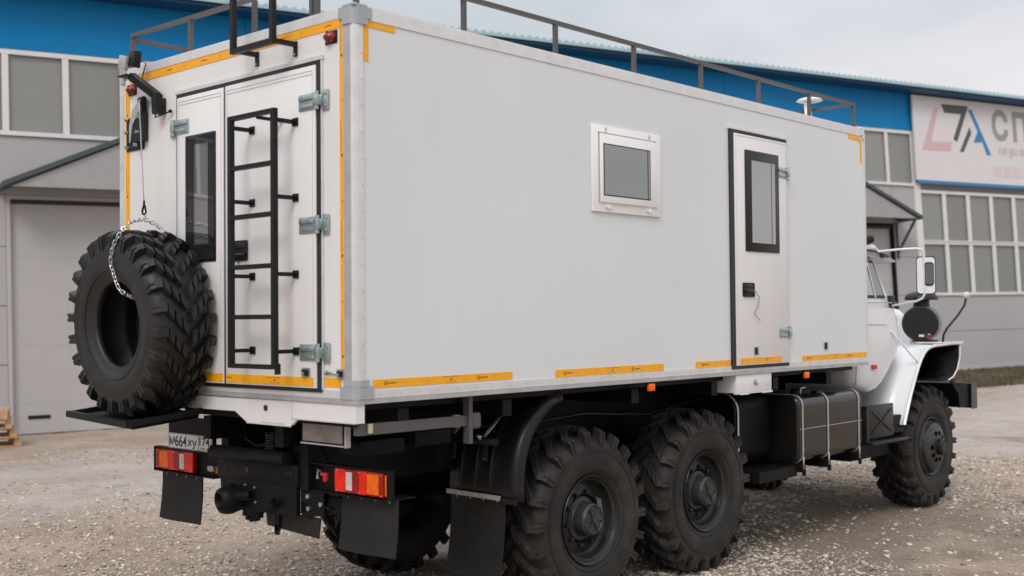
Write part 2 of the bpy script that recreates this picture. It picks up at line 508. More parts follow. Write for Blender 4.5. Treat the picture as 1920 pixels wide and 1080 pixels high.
def ground_material():
    m = bpy.data.materials.new('gravel_yard')
    m.use_nodes = True
    n, l = m.node_tree.nodes, m.node_tree.links
    b = n['Principled BSDF']
    b.inputs['Roughness'].default_value = 0.88
    b.inputs['Specular IOR Level'].default_value = 0.25
    t = n.new('ShaderNodeTexCoord')
    def noi(s, d=6, r=0.6, vec=None):
        z = n.new('ShaderNodeTexNoise')
        z.inputs['Scale'].default_value = s
        z.inputs['Detail'].default_value = d
        z.inputs['Roughness'].default_value = r
        l.new(vec or t.outputs['Object'], z.inputs['Vector'])
        return z.outputs['Fac']
    def ramp(f, p0, c0, p1, c1):
        r = n.new('ShaderNodeValToRGB')
        r.color_ramp.elements[0].position, r.color_ramp.elements[0].color = p0, c0 + (1,)
        r.color_ramp.elements[1].position, r.color_ramp.elements[1].color = p1, c1 + (1,)
        l.new(f, r.inputs['Fac'])
        return r.outputs['Color']
    def mixc(fac, a, bb, mode='MIX'):
        x = n.new('ShaderNodeMixRGB')
        x.blend_type = mode
        if isinstance(fac, float): x.inputs[0].default_value = fac
        else: l.new(fac, x.inputs[0])
        for i, c in ((1, a), (2, bb)):
            if isinstance(c, tuple): x.inputs[i].default_value = c + (1,)
            else: l.new(c, x.inputs[i])
        return x.outputs[0]
    def math_(op, a, bb, clamp=False):
        x = n.new('ShaderNodeMath')
        x.operation = op
        x.use_clamp = clamp
        for i, c in ((0, a), (1, bb)):
            if isinstance(c, (int, float)): x.inputs[i].default_value = c
            else: l.new(c, x.inputs[i])
        return x.outputs[0]
    base = ramp(noi(0.55, 8, 0.62), 0.36, (0.31, 0.238, 0.180), 0.64, (0.485, 0.395, 0.312))
    # pale dry dust spread in a band between the truck and the wall, following the yard
    sep = n.new('ShaderNodeSeparateXYZ')
    l.new(t.outputs['Object'], sep.inputs[0])
    sdist = math_('ADD', math_('MULTIPLY', math_('SUBTRACT', sep.outputs['X'], P0.x), N_.x),
                  math_('MULTIPLY', math_('SUBTRACT', sep.outputs['Y'], P0.y), N_.y))
    wob = math_('MULTIPLY', math_('SUBTRACT', noi(0.35, 5, 0.6), 0.5), 5.0)
    sd2 = math_('ADD', sdist, wob)
    udist = math_('ADD', math_('MULTIPLY', math_('SUBTRACT', sep.outputs['X'], P0.x), W_.x),
                  math_('MULTIPLY', math_('SUBTRACT', sep.outputs['Y'], P0.y), W_.y))
    far_edge = math_('ADD', 9.6, math_('MULTIPLY', math_('MAXIMUM', udist, 0.0), 0.26))
    band = math_('MULTIPLY', math_('SUBTRACT', math_('MULTIPLY', sd2, 0.6), 2.0, True),
                 math_('MULTIPLY', math_('SUBTRACT', far_edge, sd2), 0.8, True), True)
    band = math_('MULTIPLY', band, math_('MULTIPLY', math_('SUBTRACT', noi(1.3, 8, 0.7), 0.28), 2.6, True), True)
    base = mixc(math_('MULTIPLY', band, 0.80), base, (0.54, 0.51, 0.505))
    # pale patches elsewhere
    pt = math_('MULTIPLY', math_('SUBTRACT', noi(0.42, 7, 0.7), 0.54), 5.5, True)
    pt2 = math_('MULTIPLY', math_('SUBTRACT', noi(2.4, 8, 0.75), 0.40), 3.0, True)
    base = mixc(math_('MULTIPLY', math_('MULTIPLY', pt, pt2), 0.85), base, (0.54, 0.515, 0.49))
    # damp darker earth
    dk = math_('MULTIPLY', math_('SUBTRACT', noi(0.9, 7, 0.7), 0.56), 6.0, True)
    base = mixc(math_('MULTIPLY', dk, 0.7), base, (0.175, 0.13, 0.094))
    # clods and scuffs a hand wide
    cl = noi(9.0, 7, 0.72)
    base = mixc(math_('MULTIPLY', math_('SUBTRACT', cl, 0.53), 5.0, True), base, (0.54, 0.45, 0.365))
    base = mixc(math_('MULTIPLY', math_('MULTIPLY', math_('SUBTRACT', 0.44, cl), 7.0, True), 0.65), base, (0.165, 0.125, 0.092))
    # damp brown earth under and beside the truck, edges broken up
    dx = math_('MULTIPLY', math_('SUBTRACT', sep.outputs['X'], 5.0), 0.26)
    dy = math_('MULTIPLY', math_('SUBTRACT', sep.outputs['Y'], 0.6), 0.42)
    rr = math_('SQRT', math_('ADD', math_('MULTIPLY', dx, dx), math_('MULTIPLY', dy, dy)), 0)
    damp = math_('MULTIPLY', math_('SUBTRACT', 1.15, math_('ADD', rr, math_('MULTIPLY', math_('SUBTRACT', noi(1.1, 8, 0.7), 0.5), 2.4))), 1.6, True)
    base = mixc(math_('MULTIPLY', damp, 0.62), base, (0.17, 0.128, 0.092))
    # small chips
    v = n.new('ShaderNodeTexVoronoi')
    v.inputs['Scale'].default_value = 38
    l.new(t.outputs['Object'], v.inputs['Vector'])
    v2 = n.new('ShaderNodeTexVoronoi')
    v2.inputs['Scale'].default_value = 95
    l.new(t.outputs['Object'], v2.inputs['Vector'])
    sv = n.new('ShaderNodeSeparateColor')
    l.new(v.outputs['Color'], sv.inputs[0])
    sv2 = n.new('ShaderNodeSeparateColor')
    l.new(v2.outputs['Color'], sv2.inputs[0])
    chip = math_('MULTIPLY', math_('GREATER_THAN', sv.outputs[0], 0.80), math_('LESS_THAN', v.outputs['Distance'], 0.38))
    chip2 = math_('MULTIPLY', math_('GREATER_THAN', sv2.outputs[0], 0.72), math_('LESS_THAN', v2.outputs['Distance'], 0.42))
    dark2 = math_('MULTIPLY', math_('LESS_THAN', sv2.outputs[1], 0.22), math_('LESS_THAN', v2.outputs['Distance'], 0.45))
    base = mixc(math_('MULTIPLY', dark2, 0.5), base, (0.14, 0.115, 0.092))
    base = mixc(math_('MULTIPLY', chip2, 0.4), base, (0.52, 0.455, 0.385))
    base = mixc(math_('MULTIPLY', chip, 0.4), base, (0.56, 0.50, 0.44))
    l.new(base, b.inputs['Base Color'])
    h = math_('ADD', math_('ADD', math_('ADD', noi(45, 8, 0.7), math_('MULTIPLY', cl, 1.6)), math_('MULTIPLY', chip, 0.5)), math_('MULTIPLY', chip2, 0.25))
    bp = n.new('ShaderNodeBump')
    bp.inputs['Strength'].default_value = 0.75
    bp.inputs['Distance'].default_value = 0.03
    l.new(h, bp.inputs['Height'])
    l.new(bp.outputs[0], b.inputs['Normal'])
    return m
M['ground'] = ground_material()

def spaced(lo, a, b, hi, fine, nout):
    out1 = a - np.geomspace(fine, a - lo, nout)[::-1]
    mid = np.arange(a, b, fine)
    out2 = b + np.geomspace(fine, hi - b, nout)
    return np.unique(np.concatenate([out1, mid, out2]))
gx = spaced(-250, -2.0, 10.5, 320, 0.05, 60)
gy = spaced(-250, -2.6, 9.0, 320, 0.05, 60)
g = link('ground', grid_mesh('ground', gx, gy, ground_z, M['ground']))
tag(g, 'brown gravel and trodden earth of the yard with pale dusty patches', None, None, 'structure')

def pebbles(n, rmin, rmax, smin, smax, name, cols, seed, half=0.62, off=0.0, even=False):
    rg = np.random.default_rng(seed)
    t = (1 + 5 ** 0.5) / 2
    ico = np.array([(-1, t, 0), (1, t, 0), (-1, -t, 0), (1, -t, 0), (0, -1, t), (0, 1, t), (0, -1, -t), (0, 1, -t),
                    (t, 0, -1), (t, 0, 1), (-t, 0, -1), (-t, 0, 1)], float)
    ico /= np.linalg.norm(ico[0])
    fc = np.array([(0, 11, 5), (0, 5, 1), (0, 1, 7), (0, 7, 10), (0, 10, 11), (1, 5, 9), (5, 11, 4), (11, 10, 2), (10, 7, 6), (7, 1, 8),
                   (3, 9, 4), (3, 4, 2), (3, 2, 6), (3, 6, 8), (3, 8, 9), (4, 9, 5), (2, 4, 11), (6, 2, 10), (8, 6, 7), (9, 8, 1)])
    yaw = math.atan2(cF.y, cF.x)
    d = rmin * (rmax / rmin) ** rg.random(n)
    a = yaw + off + (rg.random(n) * 2 - 1) * half
    x = CAM.x + d * np.cos(a)
    y = CAM.y + d * np.sin(a)
    dens = fbm(x, y, 1.6, 5, 4)
    side_ = np.clip((x - 2.5) / 4, 0, 1) * np.clip((3.5 - y) / 4, 0, 1)
    keep = rg.random(n) < np.clip(0.42 + dens * 2.3 + 0.35 * side_, 0.06, 1) if not even else rg.random(n) < np.clip(0.5 + fbm(x, y, 2.5, 9, 3) * 1.8, 0.05, 1)
    u = (x - P0.x) * W_.x + (y - P0.y) * W_.y
    s = (x - P0.x) * N_.x + (y - P0.y) * N_.y
    keep &= s > 0.2
    x, y = x[keep], y[keep]
    n = len(x)
    sz = smin * (smax / smin) ** (rg.random(n) ** 3.2)
    sc = np.stack([sz * rg.uniform(0.8, 1.5, n), sz * rg.uniform(0.6, 1.1, n), sz * rg.uniform(0.22, 0.5, n)], -1)
    V = ico[None] * (1 + rg.uniform(-0.28, 0.28, (n, 12, 1)))
    V = V * sc[:, None, :]
    tl = rg.normal(0, 0.22, (n, 2))
    V[..., 2] += V[..., 0] * tl[:, None, 0] + V[..., 1] * tl[:, None, 1]
    th = rg.random(n) * 2 * PI
    c, s_ = np.cos(th)[:, None], np.sin(th)[:, None]
    X = V[..., 0] * c - V[..., 1] * s_ + x[:, None]
    Y = V[..., 0] * s_ + V[..., 1] * c + y[:, None]
    Z = V[..., 2] + (ground_z(x, y) + sc[:, 2] * 0.25)[:, None]
    co = np.stack([X, Y, Z], -1).reshape(-1, 3)
    F = (fc[None] + (np.arange(n) * 12)[:, None, None]).reshape(-1, 3)
    me = bpy.data.meshes.new(name)
    me.vertices.add(len(co)); me.vertices.foreach_set('co', co.ravel())
    me.loops.add(F.size); me.loops.foreach_set('vertex_index', F.ravel().astype(np.int32))
    me.polygons.add(len(F)); me.polygons.foreach_set('loop_start', (np.arange(len(F)) * 3).astype(np.int32))
    mi = np.repeat(rg.choice(len(cols), n, p=[0.30, 0.34, 0.22, 0.14]), 20)
    for cc in cols: me.materials.append(cc)
    me.polygons.foreach_set('material_index', mi.astype(np.int32))
    me.update(calc_edges=True)
    return link(name, me)
pm = [mat('pebble_pale', (0.62, 0.55, 0.47), 0.85, var=0.2, vscale=30), mat('pebble_tan', (0.45, 0.375, 0.30), 0.85, var=0.2, vscale=30),
      mat('pebble_grey', (0.42, 0.38, 0.335), 0.85, var=0.2, vscale=30), mat('pebble_brown', (0.22, 0.175, 0.135), 0.9, var=0.2, vscale=30)]
pb = pebbles(150000, 7.6, 19, 0.0045, 0.026, 'gravel', pm, 3)
tag(pb, 'pale and brown gravel chips scattered over the yard', 'gravel', None, 'stuff')

pb2 = pebbles(70000, 8.6, 17, 0.006, 0.034, 'gravel', pm, 21, 0.26, -0.24, True)
tag(pb2, 'coarser pale gravel between the wheels and towards the right front wheel', 'gravel', None, 'stuff')

# ------------------------------------------------------------------ warehouse
bld = empty('warehouse', label='long grey and blue industrial hall behind the truck with rows of windows', cat='building')
bld.matrix_world = BM
# local: x = u, y = depth behind the facade (negative = towards the yard), z = v
def wb(x0, x1, d0, d1, z0, z1, bev=0): return MB().box(x0, x1, d0, d1, z0, z1, bev)
U0, U1 = -38.0, 46.0
G1, G2 = (-0.14, 4.06), (17.9, 22.0)
GH = 4.15
def wall_panel(u0, u1, v0, v1, m='wall'):
    g_ = 0.006
    o = wb(u0 + g_, u1 - g_, 0.0, 0.12, v0 + g_, v1 - g_).build('wall_panel', m, bld)
    return o
# core behind the panels, so no gap shows through
core = MB()
core.box(U0, G1[0], 0.125, 0.3, -0.6, 7.75).box(G1[1], G2[0], 0.125, 0.3, -0.6, 7.75).box(G2[1], U1, 0.125, 0.3, -0.6, 7.75)
core.box(G1[0], G1[1], 0.125, 0.3, GH, 7.75).box(G2[0], G2[1], 0.125, 0.3, GH, 7.75)
core.box(U0, U0 + .3, 0.3, 18, -0.6, 7.75).box(U1 - .3, U1, 0.3, 18, -0.6, 7.75).box(U0, U1, 18, 18.3, -0.6, 7.75)
core.build('inner_wall', 'wall', bld)
def spans(lo, hi, step):
    out = []
    while lo < hi - 0.05:
        out.append((lo, min(lo + step, hi)))
        lo += step
    return out
rows = [(-0.5, 1.2), (1.2, 2.22), (2.22, 3.25), (3.25, 4.15), (4.15, 5.19)]
for (a, b) in [(U0, G1[0]), (G1[1], G2[0]), (G2[1], 23.05)]:
    for (v0, v1) in rows[:4]:
        for (s0, s1) in spans(a, b, 6.0): wall_panel(s0, s1, v0, v1)
for (s0, s1) in spans(U0, 23.05, 6.0): wall_panel(s0, s1, 4.15, 5.19)
for (v0, v1) in rows[:2]:
    for (s0, s1) in spans(23.05, U1, 6.0): wall_panel(s0, s1, v0, v1)
wall_panel(30.2, U1, 5.05, 5.22)
# upper strip of windows
def window_strip(u0, u1, v0, v1, step, off, gm, mw=0.11):
    n = int(round((u1 - u0) / step))
    fr = MB()
    fr.box(u0, u1, -0.045, 0.0, v1, v1 + 0.085).box(u0, u1, -0.045, 0.0, v0 - 0.075, v0)
    f = fr.build('window_frame', 'mullion', bld)
    mm = MB().box(-mw / 2, mw / 2, -0.04, 0.0, v0, v1).mesh('mullion', 'mullion')
    gl = MB().box(mw / 2 - step, -mw / 2, 0.0, 0.02, v0, v1).mesh('pane', gm)
    u = u0 + off
    while u < u1 + 0.01:
        o = link('mullion', mm, f); o.location = (u, 0, 0)
        o = link('pane', gl, f); o.location = (u, 0.02, 0)
        u += step
    return f
window_strip(-35.12, 22.9, 5.27, 6.63, 1.0, 0.0, 'paneg')
window_strip(23.1, 43.1, 3.72, 5.02, 1.0, 0.95, 'paneg', 0.14)
window_strip(23.1, 43.1, 2.27, 3.61, 1.0, 0.95, 'panel_r', 0.14)
wb(22.86, 23.1, -0.05, 0.10, 2.25, 5.3).build('pillar', 'mullion', bld)
wb(G2[1] + 0.1, U1, -0.06, 0.0, 0.03, 0.15).build('base_flashing', 'mullion', bld)
wb(G1[1] + 0.1, G2[0] - .1, -0.06, 0.0, 0.03, 0.15).build('base_flashing', 'mullion', bld)
# blue fascia in sheets, eave and roof
for (s0, s1) in spans(U0, U1, 6.03):
    wb(s0 + .004, s1 - .004, -0.03, 0.12, 6.73, 7.80).build('fascia_panel', 'blue', bld)
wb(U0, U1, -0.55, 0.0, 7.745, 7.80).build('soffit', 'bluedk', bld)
# corrugated roof sheet, its scalloped edge shows against the sky
cs = 0.19
nseg = int((U1 - U0) / cs)
vv, ff = [], []
for i in range(nseg * 4 + 1):
    u = U0 + i * cs / 4
    h = (0.0, 0.045, 0.045, 0.0)[i % 4]
    for (d, z) in ((-0.62, 7.80), (-0.62, 7.86), (9.0, 8.9), (18.5, 7.9)):
        vv.append((u, d, z + (h if z != 7.80 else 0)))
    if i:
        k = (i - 1) * 4
        for j in range(3): ff.append((k + j, k + j + 1, k + j + 5, k + j + 4))
me = bpy.data.meshes.new('roof')
me.from_pydata(vv, [], ff)
me.materials.append(M['roofedge'])
link('roof', me, bld)
# garage doors
def gate(u0, u1, lab):
    d = MB().box(u0, u0 + .07, 0.0, 0.1, -.3, GH).box(u1 - .07, u1, 0.0, 0.1, -.3, GH).box(u0 + .07, u1 - .07, 0.0, 0.1, GH - .07, GH)
    d = d.build('garage_door', 'frame' if u0 > 10 else 'gate', bld, lab)
    h = (GH - .07) / 8
    me = MB().box(u0 + .08, u1 - .08, 0.09, 0.13, 0.0, h - .0015).mesh('door_section', 'gate')
    for k in range(8):
        o = link('door_section', me, d); o.location = (0, 0, k * h - 0.002)
    wb(u0 + .32, u0 + .68, 0.075, 0.088, 0.25, 0.31, .0).build('vent', 'black', d)
    wb(u0 - .0, u1 + .0, 0.02, 0.088, GH - .14, GH - .072).build('lintel_strip', 'gasket', d)
    return d
gate(*G1, 'closed grey sectional garage door at the left')
gate(*G2, 'closed grey sectional door under the right canopy')
# gabled canopies
def canopy(uc, hw, ve, slope, proj, lab):
    vp = ve + slope * hw
    c = MB()
    for s in (-1, 1):
        a, b = (uc + s * (hw + .05), ve - .02), (uc, vp)
        c.hull([(a[0], -proj, a[1]), (b[0], -proj, b[1]), (b[0], -proj, b[1] + .09), (a[0], -proj, a[1] + .09),
                (a[0], 0, a[1]), (b[0], 0, b[1]), (b[0], 0, b[1] + .09), (a[0], 0, a[1] + .09)],
               [(0, 1, 2, 3), (5, 4, 7, 6), (0, 4, 5, 1), (3, 2, 6, 7), (0, 3, 7, 4), (1, 5, 6, 2)])
    o = c.build('canopy', 'canopy', bld, lab)
    MB().prism([(uc - hw + .1, ve), (uc + hw - .1, ve), (uc, vp - .03)], 'y', -proj + .06, -proj + .10).build('gable_face', 'canopyface', o)
    for s in ((-1, 1) if uc > 10 else (1,)):
        x = uc + s * (hw - .12)
        MB().bar((x, -proj + .12, ve - .03), (x, -.02, ve - .85), .05, .05).build('strut', 'canopy', o)
        MB().box(x - .025, x + .025, -.05, -.003, ve - 1.0, ve - .02).build('strut', 'canopy', o)
    return o
canopy(1.95, 2.18, 4.20, 0.445, 0.76, 'dark green gabled canopy over the left garage door')
canopy(20.0, 2.2, 4.20, 0.41, 0.78, 'dark green gabled canopy over the right door')
wb(1.83, 1.90, -.10, -.05, 5.5, 6.7).build('downpipe', 'mullion', bld)

# banner
ban = empty('banner', label='white banner with pink, black and blue emblem and grey lettering on the facade', cat='sign')
ban.matrix_world = BM
wb(22.86, 30.6, -0.16, -0.10, 5.36, 7.71).build('board', 'banner', ban)
wb(22.9, 30.6, -0.168, -0.12, 5.27, 5.35).build('blue_edge', 'bblue', ban)
def bprism(pts, m, nm): return MB().prism(pts, 'y', -0.168, -0.162).build(nm, m, ban)
bprism([(23.72, 7.42), (23.90, 7.42), (23.52, 6.45), (24.36, 6.48), (24.30, 6.22), (23.14, 6.20)], 'bpink', 'emblem_pink')
bprism([(24.02, 7.53), (25.16, 7.55), (24.60, 6.50), (24.44, 6.56), (24.84, 7.30), (24.14, 7.29)], 'bdark', 'emblem_black')
bprism([(25.16, 6.95), (25.22, 6.78), (24.84, 6.22), (24.68, 6.22)], 'bdark', 'emblem_black')
bprism([(25.14, 7.46), (25.30, 7.46), (26.02, 6.20), (25.84, 6.18), (25.68, 6.55), (25.30, 6.52), (25.50, 6.85)], 'bblue', 'emblem_blue')
TM = Matrix(((1, 0, 0, 0), (0, 0, -1, 0), (0, 1, 0, 0), (0, 0, 0, 1)))
def btext(s, size, m, u, v, sx=1.0, bold=0.0):
    return text_mesh('lettering', s, size, m, Matrix.Translation((u, -0.163, v)) @ TM, ban, sx, bold=bold)
for ch_, u_, sx_ in (('С', 26.12, .92), ('П', 27.02, .92), ('Е', 27.84, .92), ('Ц', 28.62, .92)):
    btext(ch_, 1.12, 'bgrey', u_, 6.68, sx_, 0.045)
ln = MB()                                     # two further lines, too soft to read in the photograph
for i in range(26):
    w_ = .10 + .05 * math.sin(i * 2.3)
    ln.box(26.38 + i * .155, 26.38 + i * .155 + w_, -.166, -.162, 6.24 - (.08 if i % 5 == 3 else 0), 6.44)
ln.build('small_print', 'bgreyl', ban)['kind'] = 'stuff'
ln = MB()
for i in range(9):
    ln.box(26.1 + i * .45, 26.1 + i * .45 + .36 + .06 * math.sin(i * 3.1), -.166, -.162, 5.58, 5.90)
ln.build('small_print', 'bred', ban)['kind'] = 'stuff'

# grass verge at the foot of the wall
def verge():
    rg = np.random.default_rng(9)
    n = 60000
    u = 17.0 + rg.random(n) * 24
    s = rg.random(n) ** 1.1 * 3.9 + 0.05
    x = P0.x + W_.x * u + N_.x * s
    y = P0.y + W_.y * u + N_.y * s
    z = ground_z(x, y)
    co = np.zeros((n, 3, 3))
    a = rg.random(n) * PI
    h = rg.uniform(0.05, 0.17, n)
    w = rg.uniform(0.01, 0.025, n)
    co[:, 0] = np.stack([x - w * np.cos(a), y - w * np.sin(a), z], -1)
    co[:, 1] = np.stack([x + w * np.cos(a), y + w * np.sin(a), z], -1)
    co[:, 2] = np.stack([x + rg.normal(0, .05, n), y + rg.normal(0, .05, n), z + h], -1)
    me = bpy.data.meshes.new('grass')
    me.from_pydata(co.reshape(-1, 3).tolist(), [], np.arange(n * 3).reshape(-1, 3).tolist())
    me.materials.append(M['grass'])
    return tag(link('grass', me), 'dull dry grass verge along the foot of the hall', 'grass', None, 'stuff')
verge()

# stack of pallets
def pallet(z0, k):
    p = empty('pallet', label=('wooden pallet at the left edge, topmost of the stack', 'wooden pallet second from the top of the stack at the left edge',
                               'wooden pallet second from the ground in the stack at the left edge', 'wooden pallet lying on the ground under the stack')[k],
              cat='pallet', group='pallets stacked by the garage door')
    p.location = (3.83 - 0.06 * (3 - k), 13.72 + 0.02 * k, z0)
    p.rotation_euler = (0, 0, R(-27 + 3 * k))
    top = MB().box(-.6, .6, -.055, .055, 0, .022).mesh('plank', 'woodl')
    for i, y in enumerate((-.34, -.17, 0, .17, .34)):
        o = link('plank', top, p); o.location = (0, y, .122)
    bot = MB().box(-.6, .6, -.05, .05, 0, .02).mesh('plank', 'wood')
    for y in (-.35, 0, .35):
        o = link('plank', bot, p); o.location = (0, y, .0)
    cr_ = MB().box(-.05, .05, -.4, .4, 0, .02).mesh('crosspiece', 'wood')
    bl = MB().box(-.05, .05, -.05, .05, 0, .08).mesh('block', 'wood')
    for x in (-.55, 0, .55):
        o = link('crosspiece', cr_, p); o.location = (x, 0, .101)
        for y in (-.35, 0, .35):
            o = link('block', bl, p); o.location = (x, y, .0205)
    return p
gz0 = float(ground_z(np.array([3.8]), np.array([13.7]))[0])
for k in range(4): pallet(gz0 + 0.01 + (3 - k) * 0.147, k)

# ------------------------------------------------------------------ truck
TL, TW, ZB, ZT = 5.96, 2.43, 1.50, 3.61          # van body length, width, floor and roof heights
truck = empty('off_road_truck', (3.0, TW / 2, 0), label='white six-wheel off-road truck with a windowless-looking box body, rear ladder and orange tape', cat='truck')
truck['label'] = 'white six-wheel off-road truck with box body, rear ladder and orange reflective tape'
bpy.context.view_layer.update()
TI = truck.matrix_world.inverted()
def tp(o):
    """attach to the truck keeping world placement"""
    o.parent = truck
    o.matrix_parent_inverse = TI
    return o
def part(mb, name, m=None, label=None, sharp=None):
    return tp(mb.build(name, m, None, label, sharp))
def B(name, m, x0, x1, y0, y1, z0, z1, bev=0.0, label=None):
    return part(MB().box(x0, x1, y0, y1, z0, z1, bev), name, m, label, 30 if bev else None)

# box body
body = MB()
body.use('panel').box(0.0, TL, 0.0, TW, ZB, ZT)
body = part(body, 'box_body')
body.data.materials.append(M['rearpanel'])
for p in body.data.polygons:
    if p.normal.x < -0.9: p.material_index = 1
def sub(mb, name, m, parent, sharp=None, label=None):
    return mb.build(name, m, parent, label, sharp)
# long aluminium trims
sub(MB().box(.085, TL - .03, -.006, 0, 3.547, 3.612), 'roof_trim', 'alu', body)
sub(MB().box(-.006, 0, .085, TW - .05, 3.563, 3.612), 'roof_trim', 'alu', body)
sub(MB().box(0, TL, 0, TW, 3.6105, 3.622), 'roof_sheet', 'alu', body)
sub(MB().box(.085, TL - .0, -.007, 0, 1.512, 1.556), 'floor_trim', 'alu', body)
sub(MB().box(-.007, 0, .085, TW, 1.512, 1.556), 'floor_trim', 'alu', body)
sub(MB().box(-.010, TL + .002, -.010, TW, 1.485, 1.5105), 'floor_edge', 'aludark', body)
sub(MB().prism([(-.007, .085), (-.007, .020), (-.001, -.001), (.018, -.008), (.056, -.008), (.056, .001), (.001, .001), (.001, .085)], 'z', 1.55, 3.55), 'corner_post', 'alu', body)
sub(MB().box(-.0085, -.0071, .024, .0825, 1.585, 3.55), 'corner_strip', 'aludark', body)
sub(MB().box(TL - .022, TL + .006, -.006, .01, 1.55, 3.58), 'corner_post', 'alu', body)
sub(MB().box(-.007, .004, TW - .045, TW + .006, 1.5, 3.58), 'corner_post', 'alu', body)
# grey corner caps
def cap(z0, z1, flip, px=0, py=0, s=1.0, mx_=1, my=1):
    o = .014
    zs = (z0, z1)
    mb = MB()
    a = .115 * s
    pts = [(-o, a), (-o, .02), (.0, -.002), (.02, -o), (a, -o), (a, .002), (.002, .002), (.002, a)]
    pts = [(px + mx_ * p[0], py + my * p[1]) for p in pts]
    mb.prism(pts, 'z', z0, z1)
    b_ = [(-o - .002, a * .72), (-o - .002, .02), (.0, -.004), (.02, -o - .002), (a * .72, -o - .002), (a * .72, .002), (.002, .002), (.002, a * .72)]
    b_ = [(px + mx_ * p[0], py + my * p[1]) for p in b_]
    if flip: mb.prism(b_, 'z', z0 - .035, z0 + .0)
    else: mb.prism(b_, 'z', z1, z1 + .035)
    if flip: mb.box(px - (.012 if mx_ > 0 else .09), px + (.09 if mx_ > 0 else .012), py - .012 if my > 0 else py - .09, py + .09 if my > 0 else py + .012, z1 - .004, z1 + .016, .008)
    return mb
sub(cap(3.553, 3.614, True), 'corner_cap', 'cap', body)
sub(cap(1.5115, 1.578, False, -.002, -.002), 'corner_cap', 'cap', body)
sub(cap(3.560, 3.614, True, TL, 0, .6, -1, 1), 'corner_cap', 'alu', body)
sub(cap(3.560, 3.614, True, 0, TW, .7, 1, -1), 'corner_cap', 'cap', body)
# rivets
rv = MB()
for i in range(40):
    x = .16 + i * .148
    if x < TL - .05:
        rv.lathe([(0, -.004), (.004, -.002), (.005, 0)], (x, -.0065, 3.578), (0, -1, 0), 6)
        rv.lathe([(0, .004), (.004, .002), (.005, 0)], (x, -.0075, 1.535), (0, -1, 0), 6)
for i in range(14):
    z = 1.66 + i * .142
    rv.lathe([(0, .004), (.004, .002), (.005, 0)], (.046, -.008, z), (0, -1, 0), 6)
    rv.lathe([(0, .004), (.004, .002), (.005, 0)], (-.007, .070, z), (-1, 0, 0), 6)
rv = sub(rv, 'rivets', 'aludark', body)
rv['kind'] = 'stuff'

# orange reflective tape with its small print
def tape_side(x0, x1, z0, z1, marks=True, y=-.0035):
    o = B('reflective_tape', 'tape', x0, x1, y, .0, z0, z1)
    if marks:
        mk = MB()
        zc = (z0 + z1) / 2
        L = x1 - x0
        k = 0
        x = x0 + .09
        while x < x1 - .1:
            if k % 3 == 0:
                mk.lathe([(.010, 0), (.013, 0), (.013, .0008), (.010, .0008)], (x, y, zc), (0, -1, 0), 10, closed=True)
                for j in range(7): mk.box(x + .02 + j * .0085, x + .0255 + j * .0085, y - .0008, y, zc - .003, zc + .004)
                mk.box(x - .006, x + .006, y - .0008, y, zc - .002, zc + .002)
            elif k % 3 == 1:
                mk.box(x + .08, x + .083, y - .0008, y, zc - .007, zc + .007)
            else:
                for j in range(11): mk.box(x - .05 + j * .0125, x - .042 + j * .0125, y - .0008, y, z1 - .009, z1 - .006)
                mk.box(x + .008, x + .020, y - .0008, y, zc - .005, zc + .005)
                for j in range(8): mk.box(x - .032 + j * .0115, x - .026 + j * .0115, y - .0008, y, z0 + .008, z0 + .0105)
            x += .24
            k += 1
        mk.build('tape_print', 'print', o)['kind'] = 'stuff'
    return o
tape_side(.118, 1.221, 1.5665, 1.612)
tape_side(1.624, 2.797, 1.5585, 1.606)
tape_side(3.198, 3.672, 1.5565, 1.604)
tape_side(4.770, 5.930, 1.5565, 1.602)
tape_side(.060, .098, 3.326, 3.546, False)
tape_side(.0985, .290, 3.512, 3.546, False)
part(MB().prism([(5.65, 3.546), (5.86, 3.546), (5.905, 3.50), (5.905, 3.31), (5.872, 3.31), (5.872, 3.48), (5.84, 3.505), (5.65, 3.505)], 'y', -.0035, 0), 'reflective_tape', 'tape')
def tape_rear(y0, y1, z0, z1, vertical=False, x=-.0035):
    o = B('reflective_tape', 'tape', x, 0, y0, y1, z0, z1)
    mk = MB()
    yc, zc = (y0 + y1) / 2, (z0 + z1) / 2
    if vertical:
        z = z0 + .09; k = 0
        while z < z1 - .1:
            if k % 2 == 0:
                for j in range(14): mk.box(x - .0008, x, yc + .006, yc + .009, z + j * .012, z + j * .012 + .008)
                mk.box(x - .0008, x, yc - .006, yc + .006, z - .03, z - .015)
            else: mk.box(x - .0008, x, yc - .006, yc + .006, z, z + .003)
            z += .27; k += 1
    else:
        y = y1 - .07; k = 0
        while y > y0 + .07:
            if k % 2 == 0:
                for j in range(6): mk.box(x - .0008, x, y - .010 - j * .010, y - .004 - j * .010, zc - .003, zc + .004)
            else: mk.box(x - .0008, x, y - .003, y, zc - .006, zc + .006)
            y -= .2; k += 1
    mk.build('tape_print', 'print', o)['kind'] = 'stuff'
    return o
tape_rear(.083, .118, 1.672, 3.562, True)
tape_rear(.119, 2.32, 3.512, 3.5625)
tape_rear(2.318, 2.366, 1.62, 3.51, True)
tape_rear(.118, .255, 1.572, 1.622)
B('reflective_tape', 'tape', -.0035, 0, 1.74, 2.366, 1.572, 1.616)

